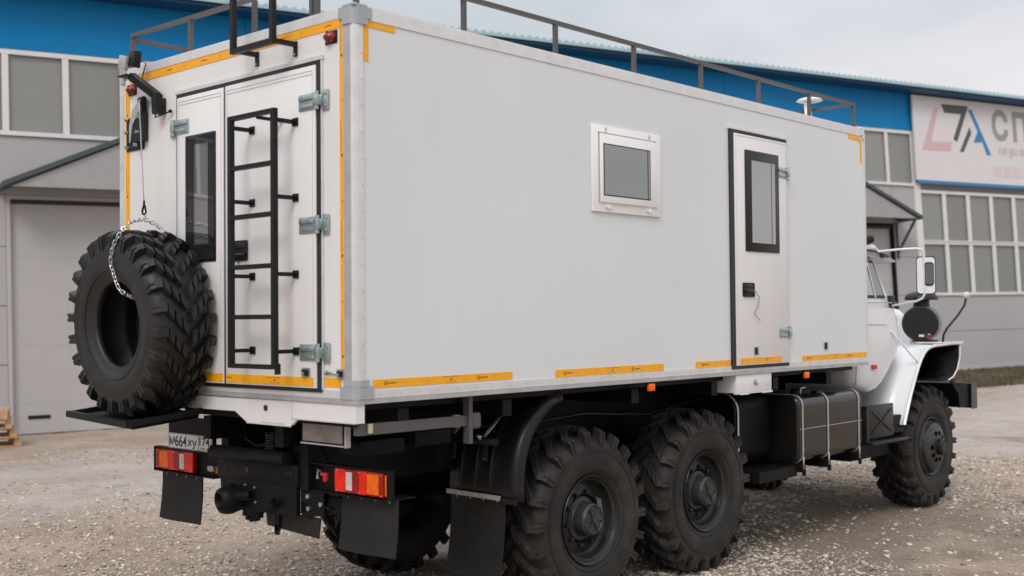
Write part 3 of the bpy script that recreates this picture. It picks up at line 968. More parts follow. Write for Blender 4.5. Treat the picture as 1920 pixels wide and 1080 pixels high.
# ---- rear double door
rd = B('rear_door', 'gasket', -.014, 0, .270, 1.722, 1.540, 3.362, label='white double rear door with black rubber seal')
lf = sub(MB().box(-.026, -.0142, .302, 1.166, 1.562, 3.337, .004), 'door_leaf', 'door', rd, 30)
sub(MB().box(-.026, -.0142, 1.188, 1.698, 1.562, 3.335, .004), 'door_leaf', 'door', rd, 30)
sub(MB().box(-.017, 0, .25, 1.74, 3.3625, 3.385), 'drip_edge', 'alu', rd)
sub(MB().box(-.013, 0, .256, .2695, 1.555, 3.362), 'door_frame', 'alu', rd)
sub(MB().box(-.012, 0, 1.7225, 1.734, 1.555, 3.362), 'door_frame', 'alu', rd)
for (a, b_) in ((.322, 1.146), (1.208, 1.678)):        # pressed groove round each leaf
    gr_ = MB()
    for q in (0, 1):
        e = .0035
        gr_.box(-.0285, -.026, a, b_, 3.306 - q * .02, 3.306 - q * .02 + e)
        gr_.box(-.0285, -.026, a, b_, 1.590, 1.590 + e) if q == 0 else None
    gr_.box(-.0285, -.026, a, a + .0035, 1.594, 3.3055)
    gr_.box(-.0285, -.026, b_ - .0035, b_, 1.594, 3.3055)
    sub(gr_, 'edge_profile', 'alu', rd)
o = B('reflective_tape', 'tape', -.0295, -.026, .325, 1.155, 1.572, 1.621)
o2 = B('reflective_tape', 'tape', -.0295, -.026, 1.195, 1.55, 1.572, 1.621)
mk = MB()
for j in range(12): mk.box(-.0303, -.0295, .75 - j * .012, .758 - j * .012, 1.609, 1.612)
mk.box(-.0303, -.0295, .67, .685, 1.592, 1.602)
for j in range(9): mk.box(-.0303, -.0295, .725 - j * .012, .731 - j * .012, 1.580, 1.5825)
mk.box(-.0303, -.0295, .97, .973, 1.59, 1.603).box(-.0303, -.0295, 1.10, 1.15, 1.598, 1.602)
mk.build('tape_print', 'print', o)['kind'] = 'stuff'
# rear door window
wf = sub(MB().box(-.034, -.026, 1.262, 1.592, 2.295, 3.083, .004), 'door_window', 'black', rd, 30)
sub(MB().box(-.0355, -.0342, 1.275, 1.58, 2.31, 3.07), 'window_pane', 'glassdark', rd)
fr = MB()
fr.box(-.038, -.0357, 1.335, 1.345, 2.40, 3.02).box(-.038, -.0357, 1.475, 1.485, 2.40, 3.02)
fr.box(-.037, -.0357, 1.346, 1.474, 2.40, 3.02)
sub(fr, 'window_insert', 'glassrear', rd)
# handle
hd = sub(MB().box(-.031, -.026, .935, 1.085, 2.285, 2.405, .01), 'handle', 'black', rd, 30)
sub(MB().box(-.034, -.031, .95, 1.07, 2.355, 2.39, .003).tube([(-.031, 1.06, 2.32), (-.046, 1.04, 2.32), (-.046, .965, 2.32), (-.033, .955, 2.32)], .012, 8), 'handle_grip', 'black', rd, 30)
sub(MB().tube([(-.045, 1.0, 2.29), (-.05, 1.03, 2.24), (-.045, 1.08, 2.17), (-.04, 1.10, 2.10)], .0022, 5).tube([(-.045, 1.0, 2.29), (-.05, .99, 2.25), (-.05, .985, 2.235)], .003, 5), 'key_cord', 'steel', rd)

# hinges: a leaf on the door, a knuckle and a plate on the body
def hinge(parent, side, c, inward, sc=1.0):
    """side 'r' rear face (y inward), 's' side face (x inward)"""
    mb = MB()
    def bx(u0, u1, w0, w1, z0, z1, bev=.003):
        u0, u1 = sorted((c[0] + inward * u0 * sc, c[0] + inward * u1 * sc))
        z0, z1 = c[1] + z0 * sc, c[1] + z1 * sc
        if side == 'r': mb.box(-w1, -w0, u0, u1, z0, z1, bev)
        else: mb.box(u0, u1, -w1, -w0, z0, z1, bev)
    bx(.0, .15, .026, .034, -.045, .045)
    bx(.01, .14, .034, .046, .008, .036, .005)
    bx(.012, .12, .034, .040, -.034, -.014, .003)
    bx(-.085, -.035, .006, .014, -.055, .055)
    bx(-.034, .006, .006, .05, -.03, .03, .006)
    bx(-.075, -.055, .014, .02, .025, .042)
    bx(-.075, -.055, .014, .02, -.042, -.025)
    p = (c[0] - inward * .014 * sc)
    a, b_ = c[1] - .05 * sc, c[1] + .05 * sc
    if side == 'r': mb.tube([(-.036, p, a), (-.036, p, b_)], .012 * sc, 8)
    else: mb.tube([(p, -.036, a), (p, -.036, b_)], .012 * sc, 8)
    sub(mb, 'hinge', 'zinc', parent, 35)
for z in (3.137, 2.457, 1.757): hinge(rd, 'r', (.29, z), 1)
for z in (3.15, 1.80): hinge(rd, 'r', (1.71, z), -1)
# latches
def latch(parent, side, u, z, w=.075, h=.055):
    mb = MB()
    d0 = .026 if parent is rd else .004
    def bx(a, b_, c0, c1, e, f, m):
        mb.use(m)
        if side == 'r': mb.box(-c1, -c0, a, b_, e, f, .002)
        else: mb.box(a, b_, -c1, -c0, e, f, .002)
    bx(u - w / 2, u + w / 2, d0, d0 + .006, z - h / 2, z + h / 2, 'zinc')
    bx(u - w * .32, u + w * .32, d0 + .006, d0 + .018, z - h * .3, z + h * .3, 'steel')
    bx(u - .006, u + .006, d0 + .018, d0 + .03, z - h * .4, z + h * .1, 'zinc')
    return mb
sub(latch(rd, 'r', .388, 1.646), 'door_stop', None, rd)
ls_ = tp(latch(body, 'r', .116, 1.645, .06, .052).build('door_stop'))
MB().tube([(-.012, .145, 1.648), (-.012, .235, 1.648)], .006, 6).tube([(-.012, .228, 1.648), (-.012, .237, 1.648)], .013, 8).build('stop_pin', 'zinc', ls_)

# ---- ladder on the rear door
ld = part(MB().box(-.190, -.160, .870, .900, 1.668, 3.10), 'ladder', 'steel')
sub(MB().box(-.190, -.160, .458, .488, 1.668, 3.10), 'ladder_rail', 'steel', ld)
for i, z in enumerate((3.087, 2.800, 2.520, 2.236, 1.955, 1.680)):
    sub(MB().box(-.189, -.161, .4885, .8695, z - .013, z + .013), 'rung', 'steel', ld)
for y, s in ((.885, -1), (.473, -1)):
    for z in (3.040, 2.617, 2.190, 1.763):
        yy = y + .012
        b_ = MB().box(-.1595, -.034, yy - .012, yy + .012, z - .011, z + .011).box(-.0345, -.0265, yy - .034, yy + .014, z - .022, z + .022)
        b_.use('zinc').lathe([(0, .008), (.006, .007), (.006, 0)], (-.0345, yy - .024, z + .002), (-1, 0, 0), 6)
        b_.mats[0] = 'steel'
        sub(b_, 'bracket', None, ld)
sub(MB().bar((-.160, .66, 3.075), (-.03, .60, 3.06), .018, .018), 'bracket', 'steel', ld)
sub(MB().box(-.190, -.160, .440, .456, 1.64, 1.70), 'ladder_foot', 'steel', ld)
# upper hoop by the roof
hp = part(MB().box(-.175, -.145, .865, .895, 3.462, 4.05), 'roof_hoop', 'steel')
sub(MB().box(-.175, -.145, .487, .517, 3.462, 4.05), 'hoop_post', 'steel', hp)
sub(MB().box(-.174, -.146, .5175, .8645, 3.462, 3.492), 'hoop_bar', 'steel', hp)
for y in (.866, .50):
    b_ = MB().use('steel').box(-.1445, -.012, y - .012, y + .012, 3.468, 3.494).box(-.013, -.004, y - .014, y + .014, 3.415, 3.50)
    b_.use('zinc')
    for z in (3.425, 3.492): b_.lathe([(0, .007), (.006, .006), (.006, 0)], (-.013, y, z), (-1, 0, 0), 6)
    sub(b_, 'bracket', None, hp)

# marker lamps
def marker(side, u, z, m, w=.034, h=.026, d=.03):
    mb = MB()
    if side == 'r':
        mb.use(m).lathe([(0, d), (w * .45, d * .9), (w * .8, d * .6), (w, .008), (w, .006)], (0, 0, 0), (-1, 0, 0), 20)
        for v in mb.bm.verts: v.co.z *= h / w
        mb.box(-d * .8, -.006, -.004, .004, -h * .95, h * .95)
        for v in mb.bm.verts: v.co += Vector((0, u, z))
        mb.use('black').box(-.006, .001, u - w - .006, u + w + .006, z - h - .005, z + h + .005)
    return mb
for y in (.187, 2.275):
    part(marker('r', y, 3.470, 'darkred', .044, .030, .05), 'marker_lamp', label='dark red marker lamp on the rear wall', sharp=40)
for x, z in ((2.647, 1.446), (4.838, 1.440)):
    mb = MB().use('amber').box(x - .035, x + .035, -.012, .012, z - .026, z + .026, .006)
    mb.use('frame').box(x - .02, x + .02, .0125, .03, z - .02, z + .045)
    part(mb, 'side_marker', label='orange side marker lamp under the box', sharp=40)

# roof railing
posts_x = (.05, .87, 1.703, 2.542, 3.376, 4.201, 5.026, 5.84)
rl = MB()
rl.bar((.05, .04, 3.832), (5.853, .04, 3.832), .026, .026)
rail = part(rl, 'roof_railing', 'rail')
sub(MB().bar((.05, 2.37, 3.832), (5.853, 2.37, 3.832), .026, .026), 'top_rail', 'rail', rail)
sub(MB().bar((5.84, .054, 3.832), (5.84, 2.356, 3.832), .026, .026), 'top_rail', 'rail', rail)
sub(MB().bar((.05, .97, 3.845), (.05, 2.37, 3.858), .026, .026), 'top_rail', 'rail', rail)
for x in posts_x:
    sub(MB().box(x - .013, x + .013, .027, .053, 3.6225, 3.8185).box(x - .03, x + .03, .02, .06, 3.622, 3.627), 'post', 'rail', rail)
    sub(MB().box(x - .013, x + .013, 2.357, 2.383, 3.6225, 3.8185), 'post', 'rail', rail)
for y in (.375, .42, .97, 1.66):
    sub(MB().box(.037, .063, y - .013, y + .013, 3.6225, 3.832 if y > .9 else 4.0), 'post', 'rail', rail)
# roof vent cowl
vc = part(MB().lathe([(.0, .035), (.05, .030), (.10, .016), (.122, .0), (.10, -.008), (.05, -.004), (0, -.004)], (5.80, .45, 3.915), (0, 0, 1), 24), 'roof_vent', 'pvc', 'white mushroom vent on the roof')
sub(MB().tube([(5.80, .45, 3.622), (5.77, .46, 3.91)], .032, 14).box(5.72, 5.94, .36, .54, 3.6225, 3.66, .01), 'vent_pipe', 'pvc', vc)

# ---- side window
wn_ = B('side_window', 'pvc', 2.002, 2.766, -.018, 0, 2.634, 3.212, .004)
sub(MB().box(2.072, 2.7, -.034, -.0182, 2.697, 3.153, .006), 'sash', 'pvc', wn_, 30)
sub(MB().box(2.095, 2.622, -.0355, -.0342, 2.742, 3.09), 'glazing_gasket', 'gasket', wn_)
sub(MB().box(2.103, 2.614, -.0368, -.0357, 2.750, 3.082), 'pane', 'glassgrey', wn_)
sub(MB().box(2.585, 2.592, -.0380, -.0370, 2.750, 3.082), 'inner_edge', 'frame', wn_)
gap = MB().box(2.06, 2.071, -.0195, -.0182, 2.69, 3.16).box(2.7015, 2.712, -.0195, -.0182, 2.69, 3.16).box(2.06, 2.712, -.0195, -.0182, 3.1545, 3.165)
sub(gap, 'sash_gap', 'aludark', wn_)
for x in (2.14, 2.63): sub(MB().box(x - .004, x + .004, -.024, -.0185, 3.168, 3.20), 'hook', 'zinc', wn_)
for x in (2.16, 2.62): sub(MB().box(x - .03, x + .03, -.03, -.0182, 2.665, 2.675).box(x - .008, x + .008, -.034, -.0182, 2.658, 2.684), 'vent_cap', 'pvc', wn_)

# ---- side door
sdr = B('side_door', 'gasket', 3.678, 4.532, -.016, 0, 1.531, 3.366)
sub(MB().box(3.724, 4.512, -.028, -.0162, 1.556, 3.340, .004), 'door_leaf', 'door', sdr, 30)
sub(MB().box(3.665, 4.545, -.022, 0, 3.368, 3.388), 'drip_edge', 'alu', sdr)
e = MB().box(3.737, 4.497, -.0302, -.028, 3.324, 3.328).box(3.737, 4.497, -.0302, -.028, 1.566, 1.570).box(3.737, 3.741, -.0302, -.028, 1.5705, 3.3235).box(4.493, 4.497, -.0302, -.028, 1.5705, 3.3235)
sub(e, 'edge_profile', 'alu', sdr)
sub(MB().box(3.862, 4.368, -.038, -.028, 2.436, 3.224, .004), 'door_window', 'black', sdr, 30)
sub(MB().box(3.950, 4.302, -.0395, -.0382, 2.505, 3.146), 'pane', 'frost', sdr)
sub(MB().box(4.243, 4.249, -.0408, -.0397, 2.505, 3.146).box(3.945, 4.307, -.0408, -.0397, 2.500, 2.5045), 'inner_edge', 'frame', sdr)
sub(MB().box(3.810, 3.975, -.033, -.028, 2.083, 2.192, .01), 'handle', 'black', sdr, 30)
sub(MB().tube([(3.83, -.033, 2.125), (3.85, -.05, 2.128), (3.93, -.05, 2.128), (3.96, -.035, 2.125)], .013, 8).box(3.83, 3.96, -.036, -.033, 2.155, 2.18, .002), 'handle_grip', 'black', sdr, 30)
sub(MB().tube([(3.965, -.045, 2.13), (4.02, -.05, 2.08), (4.01, -.045, 2.01), (3.95, -.045, 1.95), (4.04, -.045, 1.90)], .0025, 5), 'key_cord', 'steel', sdr)
hinge(sdr, 's', (4.50, 3.092), -1, .95)
hinge(sdr, 's', (4.50, 1.80), -1, .95)
o = B('reflective_tape', 'tape', 3.765, 4.389, -.0315, -.028, 1.567, 1.612)
mk = MB()
for j in range(12): mk.box(4.10 + j * .014, 4.109 + j * .014, -.0323, -.0315, 1.600, 1.603)
mk.box(4.15, 4.165, -.0323, -.0315, 1.583, 1.594).box(3.86, 3.864, -.0323, -.0315, 1.58, 1.596)
mk.build('tape_print', 'print', o)['kind'] = 'stuff'
def small_latch(x, z, y0):
    m_ = MB().use('zinc').box(x - .03, x + .03, y0 - .006, y0, z - .032, z + .032, .002)
    m_.use('steel').box(x - .02, x + .02, y0 - .016, y0 - .006, z - .026, z + .026, .002)
    m_.use('zinc').box(x - .006, x + .006, y0 - .024, y0 - .016, z - .02, z + .03)
    return m_
sub(small_latch(3.995, 1.664, -.028), 'door_stop', None, sdr)
tp(small_latch(5.175, 1.676, 0).build('door_stop'))

# white locker below the side door
lk = B('locker', 'door', 3.75, 4.274, .0, .30, 1.345, 1.483, .004)
sub(MB().box(3.74, 4.28, -.006, .02, 1.336, 1.344).box(3.80, 3.92, -.008, .0, 1.330, 1.336).box(4.12, 4.27, -.008, .0, 1.330, 1.336), 'locker_lip', 'panel', lk)
sub(MB().cyl((4.02, .002, 1.42), (0, -1, 0), .022, .008, 12).bar((4.0, -.012, 1.425), (4.05, -.012, 1.405), .008, .016), 'lock', 'aludark', lk)
# white rear apron
ap = MB()
ap.prism([(0.0, 1.484), (1.66, 1.478), (1.66, 1.398), (1.108, 1.400), (1.00, 1.345), (.85, 1.335), (.56, 1.345), (.506, 1.383), (.0, 1.383)], 'x', 0.0, .018)
ap.box(.0185, .06, 0.0, .018, 1.383, 1.483)
ap = part(ap, 'rear_apron', 'rearpanel')
sub(MB().box(-.0015, 0, .5535, .5555, 1.347, 1.483).box(-.002, 0, .62, .85, 1.348, 1.351), 'apron_seam', 'aludark', ap)
sub(MB().cyl((.0, .80, 1.433), (-1, 0, 0), .017, .006, 14), 'plug', 'gasket', ap)
sub(MB().box(-.004, -.0005, .0, .554, 1.381, 1.389).box(-.004, -.0005, .56, .99, 1.336, 1.344), 'apron_lip', 'alu', ap)
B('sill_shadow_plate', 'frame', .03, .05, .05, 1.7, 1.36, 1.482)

# ---- chassis
ch = MB()
for y in (.80, 1.55): ch.box(.25, 8.5, y, y + .08, .93, 1.19)
for x in (.6, 1.5, 2.8, 4.2, 5.6, 7.0): ch.box(x, x + .09, .88, 1.55, .96, 1.15)
ch = part(ch, 'chassis_frame', 'frame')
sub(MB().box(.1, 5.9, .12, 2.31, 1.44, 1.484), 'floor_underside', 'frame', ch)
for x in (.35, 1.2, 2.5, 3.5, 4.4, 5.3): sub(MB().box(x, x + .08, .06, 2.37, 1.34, 1.4385), 'cross_bearer', 'frame', ch)
for y in (.80, 1.55): sub(MB().box(.12, 5.9, y, y + .08, 1.195, 1.339), 'sub_frame', 'frame', ch)
# rear cross member and tow gear
rm = B('rear_cross_member', 'frame', .20, .27, .775, 1.600, .955, 1.085, .006)
sub(MB().tube([(.17, .83, 1.125), (.17, 1.60, 1.115)], .042, 14), 'cross_tube', 'frame', rm, 40)
sub(MB().box(.22, .28, .70, .775, .94, 1.33), 'end_plate', 'frame', rm)
hl = MB()
for y, z, r in ((1.28, 1.02, .018), (1.50, 1.03, .008), (1.45, 1.04, .008), (.88, 1.03, .008), (.84, 1.03, .008), (.95, 1.02, .006), (1.38, 1.045, .006)):
    hl.cyl((.1995, y, z), (-1, 0, 0), r, .0015, 12)
sub(hl, 'bolt_holes', 'gasket', rm)
tb = part(MB().prism([(.79, .9545), (1.575, .9545), (1.56, .80), (1.49, .79), (.98, .775), (.79, .79)], 'x', .205, .235), 'tow_plate', 'frame')
for y, z in ((.72, .905), (.715, .835), (.60, .87)):
    sub(MB().cyl((.24, y, z), (-1, 0, 0), .014, .012, 8), 'bolt', 'zinc', tb)
for y, z in ((1.30, .925), (1.20, .918), (1.19, .83), (1.045, .84), (.985, .842), (1.43, .905)):
    sub(MB().cyl((.205, y, z), (-1, 0, 0), .008, .01, 8), 'bolt', 'zinc', tb)
tj = MB().lathe([(.045, -.02), (.080, -.02), (.090, .03), (.086, .07), (.074, .10), (.056, .11), (.045, .09), (.040, -.02)], (.19, 1.395, .835), (-1, .15, -.1), 20, closed=True)
tj.tube([(.23, 1.395, .835), (.42, 1.33, .87)], .07, 12).tube([(.16, 1.33, .86), (.19, 1.22, .87)], .03, 8).box(.13, .17, 1.36, 1.40, .90, .93, .004)
sub(tj, 'tow_jaw', 'frame', tb, 40)
nt = MB()
for i in range(16):
    a = 2 * PI * i / 16
    nt.box(.30, .34, 1.39 + math.cos(a) * .10 - .014, 1.39 + math.cos(a) * .10 + .014, .79 + math.sin(a) * .10 - .014, .79 + math.sin(a) * .10 + .014)
nt.cyl((.345, 1.39, .79), (-1, 0, 0), .10, .04, 24)
sub(nt, 'castle_nut', 'frame', tb)
sub(MB().box(.15, .205, .95, 1.06, .825, .85, .004).tube([(.19, .98, .87), (.15, .98, .855), (.15, 1.03, .85)], .008, 6), 'tow_catch', 'frame', tb)
sub(MB().bar((.24, .775, .90), (.34, .42, .87), .03, .06).bar((.24, .775, .79), (.34, .40, .85), .02, .03).box(.24, .25, .58, .795, .80, .95), 'gusset', 'frame', tb)
mf = part(MB().prism([(.67, .66), (1.17, .685), (1.185, .78), (.65, .78)], 'x', .27, .28), 'centre_flap', 'flap')
sub(MB().box(.255, .269, 1.03, 1.07, .665, .78).box(.255, .269, 1.04, 1.075, .64, .70), 'flap_bracket', 'frame', mf)

# lamp brackets: right and left boxes that carry the tail lamps
def tail_lamp(side):
    s = 1 if side == 'r' else -1
    if side == 'r': ys = (.02, .70); z0, z1 = .955, 1.095
    else: ys = (1.70, 2.42); z0, z1 = .935, 1.075
    br = MB()
    br.box(.235, .285, ys[0], ys[1], z1 + .004, z1 + .012).box(.235, .44, ys[0], ys[1], z0 - .014, z0 - .006)
    yo = ys[0] if s > 0 else ys[1] - .008
    br.box(.235, .285, yo, yo + .008, z0 - .006, z1 + .004)
    br.box(.277, .2845, ys[0] + .009, ys[1] - .009, z0 - .006, z1 + .004)
    o = part(br, 'lamp_bracket', 'frame')
    # lamp
    if side == 'r': a, b_ = .055, .478
    else: a, b_ = 1.945, 2.405
    zl0, zl1 = z0 + .002, z1 - .002
    W = b_ - a
    segs = [('red', .0, .10), ('amber', .10, .34), ('redbright', .34, .50), ('red', .50, .64), ('lenswhite', .64, .77), ('redbright', .77, 1.0)]
    if side == 'r': order = [(a + W * f0, a + W * f1, m) for m, f0, f1 in segs]
    else: order = [(b_ - W * f1, b_ - W * f0, m) for m, f0, f1 in segs]
    lp = part(MB().box(.245, .276, a, b_, zl0, zl1, .004), 'tail_lamp', 'red', label='red, white and orange tail lamp on the %s' % ('right' if side == 'r' else 'left'), sharp=30)
    for y0, y1, m in order:
        inset = .012 if m == 'lenswhite' else (.008 if m == 'amber' else .0)
        l_ = MB().box(.238, .2448, y0 + .0015, y1 - .0015, zl0 + .004 + inset, zl1 - .004 - inset, .002)
        sub(l_, 'lens', m, lp)
    if side == 'r': sub(MB().box(.244, .274, a - .024, a - .001, zl0 + .010, zl1 - .010, .004), 'side_lens', 'amber', lp, 30)
    sc = MB()
    for (m_, f) in (('z', .04), ('z', .49), ('z', .94)):
        for z in (zl0 + .012, zl1 - .012): sc.cyl((.2379, a + W * f, z), (-1, 0, 0), .0045, .003, 8)
    sub(sc, 'screws', 'chrome', lp)
    return o
tail_lamp('r')
tail_lamp('l')
# couplings
cp = part(MB().use('redplas').lathe([(0, .03), (.025, .03), (.03, .0), (.032, -.04)], (.30, .605, 1.02), (-1, .2, 0), 12).use('zinc').tube([(.29, .65, 1.04), (.27, .67, 1.06), (.26, .66, 1.01)], .010, 6).use('redplas').box(.26, .30, .575, .64, 1.03, 1.05, .005), 'air_coupling', label='red trailer air coupling', sharp=40)
cy = part(MB().use('yellow').lathe([(0, .03), (.022, .03), (.028, .0), (.032, -.05)], (.30, 1.72, .975), (-1, .2, -.1), 12).use('zinc').box(.25, .31, 1.73, 1.80, .96, 1.0, .01).use('redplas').cyl((.262, 1.725, .975), (-1, 0, 0), .012, .006, 10), 'air_coupling', label='yellow trailer air coupling', sharp=40)
# licence plate
pl = B('number_plate', 'plate', .236, .240, 1.728, 2.235, 1.088, 1.190, label='number plate М664ХУ 174 RUS')
sub(MB().box(.241, .26, 1.70, 2.24, 1.075, 1.30), 'plate_mount', 'frame', pl)
b_ = MB()
for (y0, y1, z0, z1) in ((1.733, 2.230, 1.1855, 1.188), (1.733, 2.230, 1.090, 1.0925), (1.733, 1.7355, 1.0925, 1.1855), (2.2275, 2.230, 1.0925, 1.1855), (1.872, 1.875, 1.0925, 1.1855)):
    b_.box(.2345, .236, y0, y1, z0, z1)
sub(b_, 'plate_border', 'ink', pl)
PM = Matrix(((0, 0, -1, 0), (-1, 0, 0, 0), (0, 1, 0, 0), (0, 0, 0, 1)))
def ptext(s, size, y, z, sx, bold):
    t = text_mesh('plate_lettering', s, size, 'ink', Matrix.Translation((.2355, y, z)) @ PM, None, sx, bold=bold)
    t.parent = pl
    co = [v.co for v in t.data.vertices]
    ys, zs = [c.y for c in co], [c.z for c in co]
    y1, y0, z0, z1 = max(ys), min(ys), min(zs), max(zs)
    for v in t.data.vertices:
        v.co.y = y + (v.co.y - y1) / (y1 - y0) * sx
        v.co.z = z + (v.co.z - z0) / (z1 - z0) * size
ptext('м', .055, 2.222, 1.108, .066, .0010)
ptext('664', .074, 2.153, 1.102, .140, .0014)
ptext('ху', .058, 2.003, 1.096, .112, .0014)
ptext('174', .056, 1.862, 1.122, .118, .0012)
ptext('RUS', .014, 1.845, 1.099, .050, .0004)
sub(MB().box(.2345, .236, 1.745, 1.775, 1.097, 1.110), 'flag', 'ink', pl)
sub(MB().prism([(1.70, 1.19), (1.725, 1.195), (1.722, 1.12), (1.71, 1.085), (1.702, 1.12)], 'x', .225, .230).tube([(.22, 1.69, 1.16), (.22, 1.685, 1.10)], .004, 6), 'seal_tag', 'lenswhite', pl)
sub(MB().tube([(.2, 1.69, 1.33), (.21, 1.705, 1.26)], .007, 6), 'rod', 'chrome', pl)
# flaps below the tail lamps: bent rubber sheets
def flap(name, y0, y1, z0, z1, x, bend, m='flap', wav=.012, label=None):
    n = 8
    vs, fs = [], []
    for i in range(n + 1):
        t = i / n
        z = z1 + (z0 - z1) * t
        for j in range(5):
            y = y0 + (y1 - y0) * j / 4
            xx = x - bend * t * t + wav * math.sin(j * 1.4 + 1) * t
            vs.append((xx, y, z)); 
    for i in range(n):
        for j in range(4):
            k = i * 5 + j
            fs.append((k, k + 1, k + 6, k + 5))
    off = len(vs)
    vs += [(v[0] + .009, v[1], v[2]) for v in vs]
    fs += [tuple(q + off for q in f[::-1]) for f in fs]
    edge = [i * 5 for i in range(n + 1)] + [n * 5 + j for j in range(1, 5)] + [i * 5 + 4 for i in range(n - 1, -1, -1)] + [j for j in range(3, 0, -1)]
    for a, b2 in zip(edge, edge[1:] + edge[:1]): fs.append((a, b2, b2 + off, a + off))
    o = part(MB().hull(vs, fs), name, m, label, 40)
    sc = MB()
    for j in range(4): sc.cyl((x - .001, y0 + (y1 - y0) * (j + .5) / 4, z1 - .018), (-1, 0, 0), .006, .004, 6)
    sub(sc, 'screws', 'zinc', o)
    return o
flap('mud_flap', .0, .475, .63, .948, .29, .035, label='rubber mud flap under the right tail lamp')
flap('mud_flap', 1.915, 2.40, .60, .918, .29, .03, label='rubber mud flap under the left tail lamp')
# step plate behind the right apron
sp_ = B('rear_step_frame', 'frame', .10, .112, .195, .60, 1.238, 1.372)
sub(MB().box(.09, .0995, .225, .575, 1.255, 1.352), 'step_plate', 'galv', sp_)
sub(MB().box(.085, .0995, .205, .592, 1.238, 1.245).box(.085, .12, .19, .20, 1.235, 1.375), 'step_edge', 'aludark', sp_)
# carrier bars below the box, right side
bp_ = part(MB().bar((.045, .05, 1.345), (.90, .09, 1.335), .045, .06), 'side_bar', 'rail')
sub(MB().box(.82, .86, .085, .112, 1.30, 1.37), 'label', 'yel2', bp_)
sub(MB().box(.10, .13, .015, .024, 1.325, 1.375), 'label', 'yel2', bp_)
sub(MB().box(.90, .93, .05, .10, 1.20, 1.484).box(.93, 1.02, .06, .09, 1.28, 1.38, .02), 'hanger', 'rail', bp_)
B('hook_bracket', 'frame', .28, .62, .30, .5, 1.16, 1.25, .01)
B('hook_bracket', 'frame', .7, 1.0, .30, .5, 1.18, 1.27, .01)

# hoses, cables and springs in the dark under the floor
for k_, (pts_, r_, m_) in enumerate((([(.30, 1.45, 1.30), (.28, 1.40, 1.20), (.27, 1.28, 1.16), (.27, 1.1, 1.19), (.30, .95, 1.28)], .012, 'fenderblk'),
        ([(.28, .62, 1.04), (.33, .66, 1.12), (.33, .72, 1.22), (.36, .72, 1.34)], .010, 'fenderblk'),
        ([(.30, 1.72, .98), (.36, 1.68, 1.10), (.36, 1.62, 1.28)], .010, 'fenderblk'),
        ([(1.0, .45, 1.30), (1.6, .42, 1.22), (2.4, .42, 1.26), (3.2, .45, 1.20), (4.1, .5, 1.28)], .011, 'fenderblk'))):
    part(MB().tube(pts_, r_, 8), 'hose', m_)
cs_ = MB()
cs_.tube([(.26 + .028 * math.cos(t * .9), 1.12 + .028 * math.sin(t * .9), 1.12 + t * .0022) for t in range(60)], .005, 5)
part(cs_, 'coiled_hose', 'rail')

# ---- axles
for x, z in ((2.133, .585), (3.52, .612)):
    ax = part(MB().tube([(x, .40, z), (x, .85, z), (x, 1.0, z), (x, 1.45, z), (x, 1.6, z), (x, 2.05, z)], .07, 14, rs=[.075, .075, .09, .09, .075, .075]), 'axle', 'frame', sharp=40)
    sub(MB().lathe([(0, -.2), (.14, -.17), (.21, -.06), (.21, .06), (.14, .17), (0, .2)], (x, 1.215, z + .02), (1, 0, 0), 20), 'differential', 'frame', ax)
ax = part(MB().tube([(7.62, .40, .6), (7.62, 2.03, .6)], .075, 14), 'axle', 'frame', sharp=40)
sub(MB().lathe([(0, -.2), (.14, -.17), (.21, -.06), (.21, .06), (.14, .17), (0, .2)], (7.62, 1.0, .62), (1, 0, 0), 20), 'differential', 'frame', ax)
part(MB().tube([(3.5, 1.2, .75), (5.0, 1.2, .85), (7.5, 1.05, .65)], .045, 10), 'drive_shaft', 'frame')
for y in (.68, 1.70):
    sp = part(MB().prism([(1.9, .78), (2.83, .70), (3.75, .80), (3.75, .83), (2.83, .93), (1.9, .81)], 'y', y, y + .09), 'leaf_spring', 'frame')
    part(MB().prism([(6.9, .82), (7.62, .66), (8.35, .82), (8.35, .85), (7.62, .78), (6.9, .85)], 'y', y, y + .09), 'leaf_spring', 'frame')

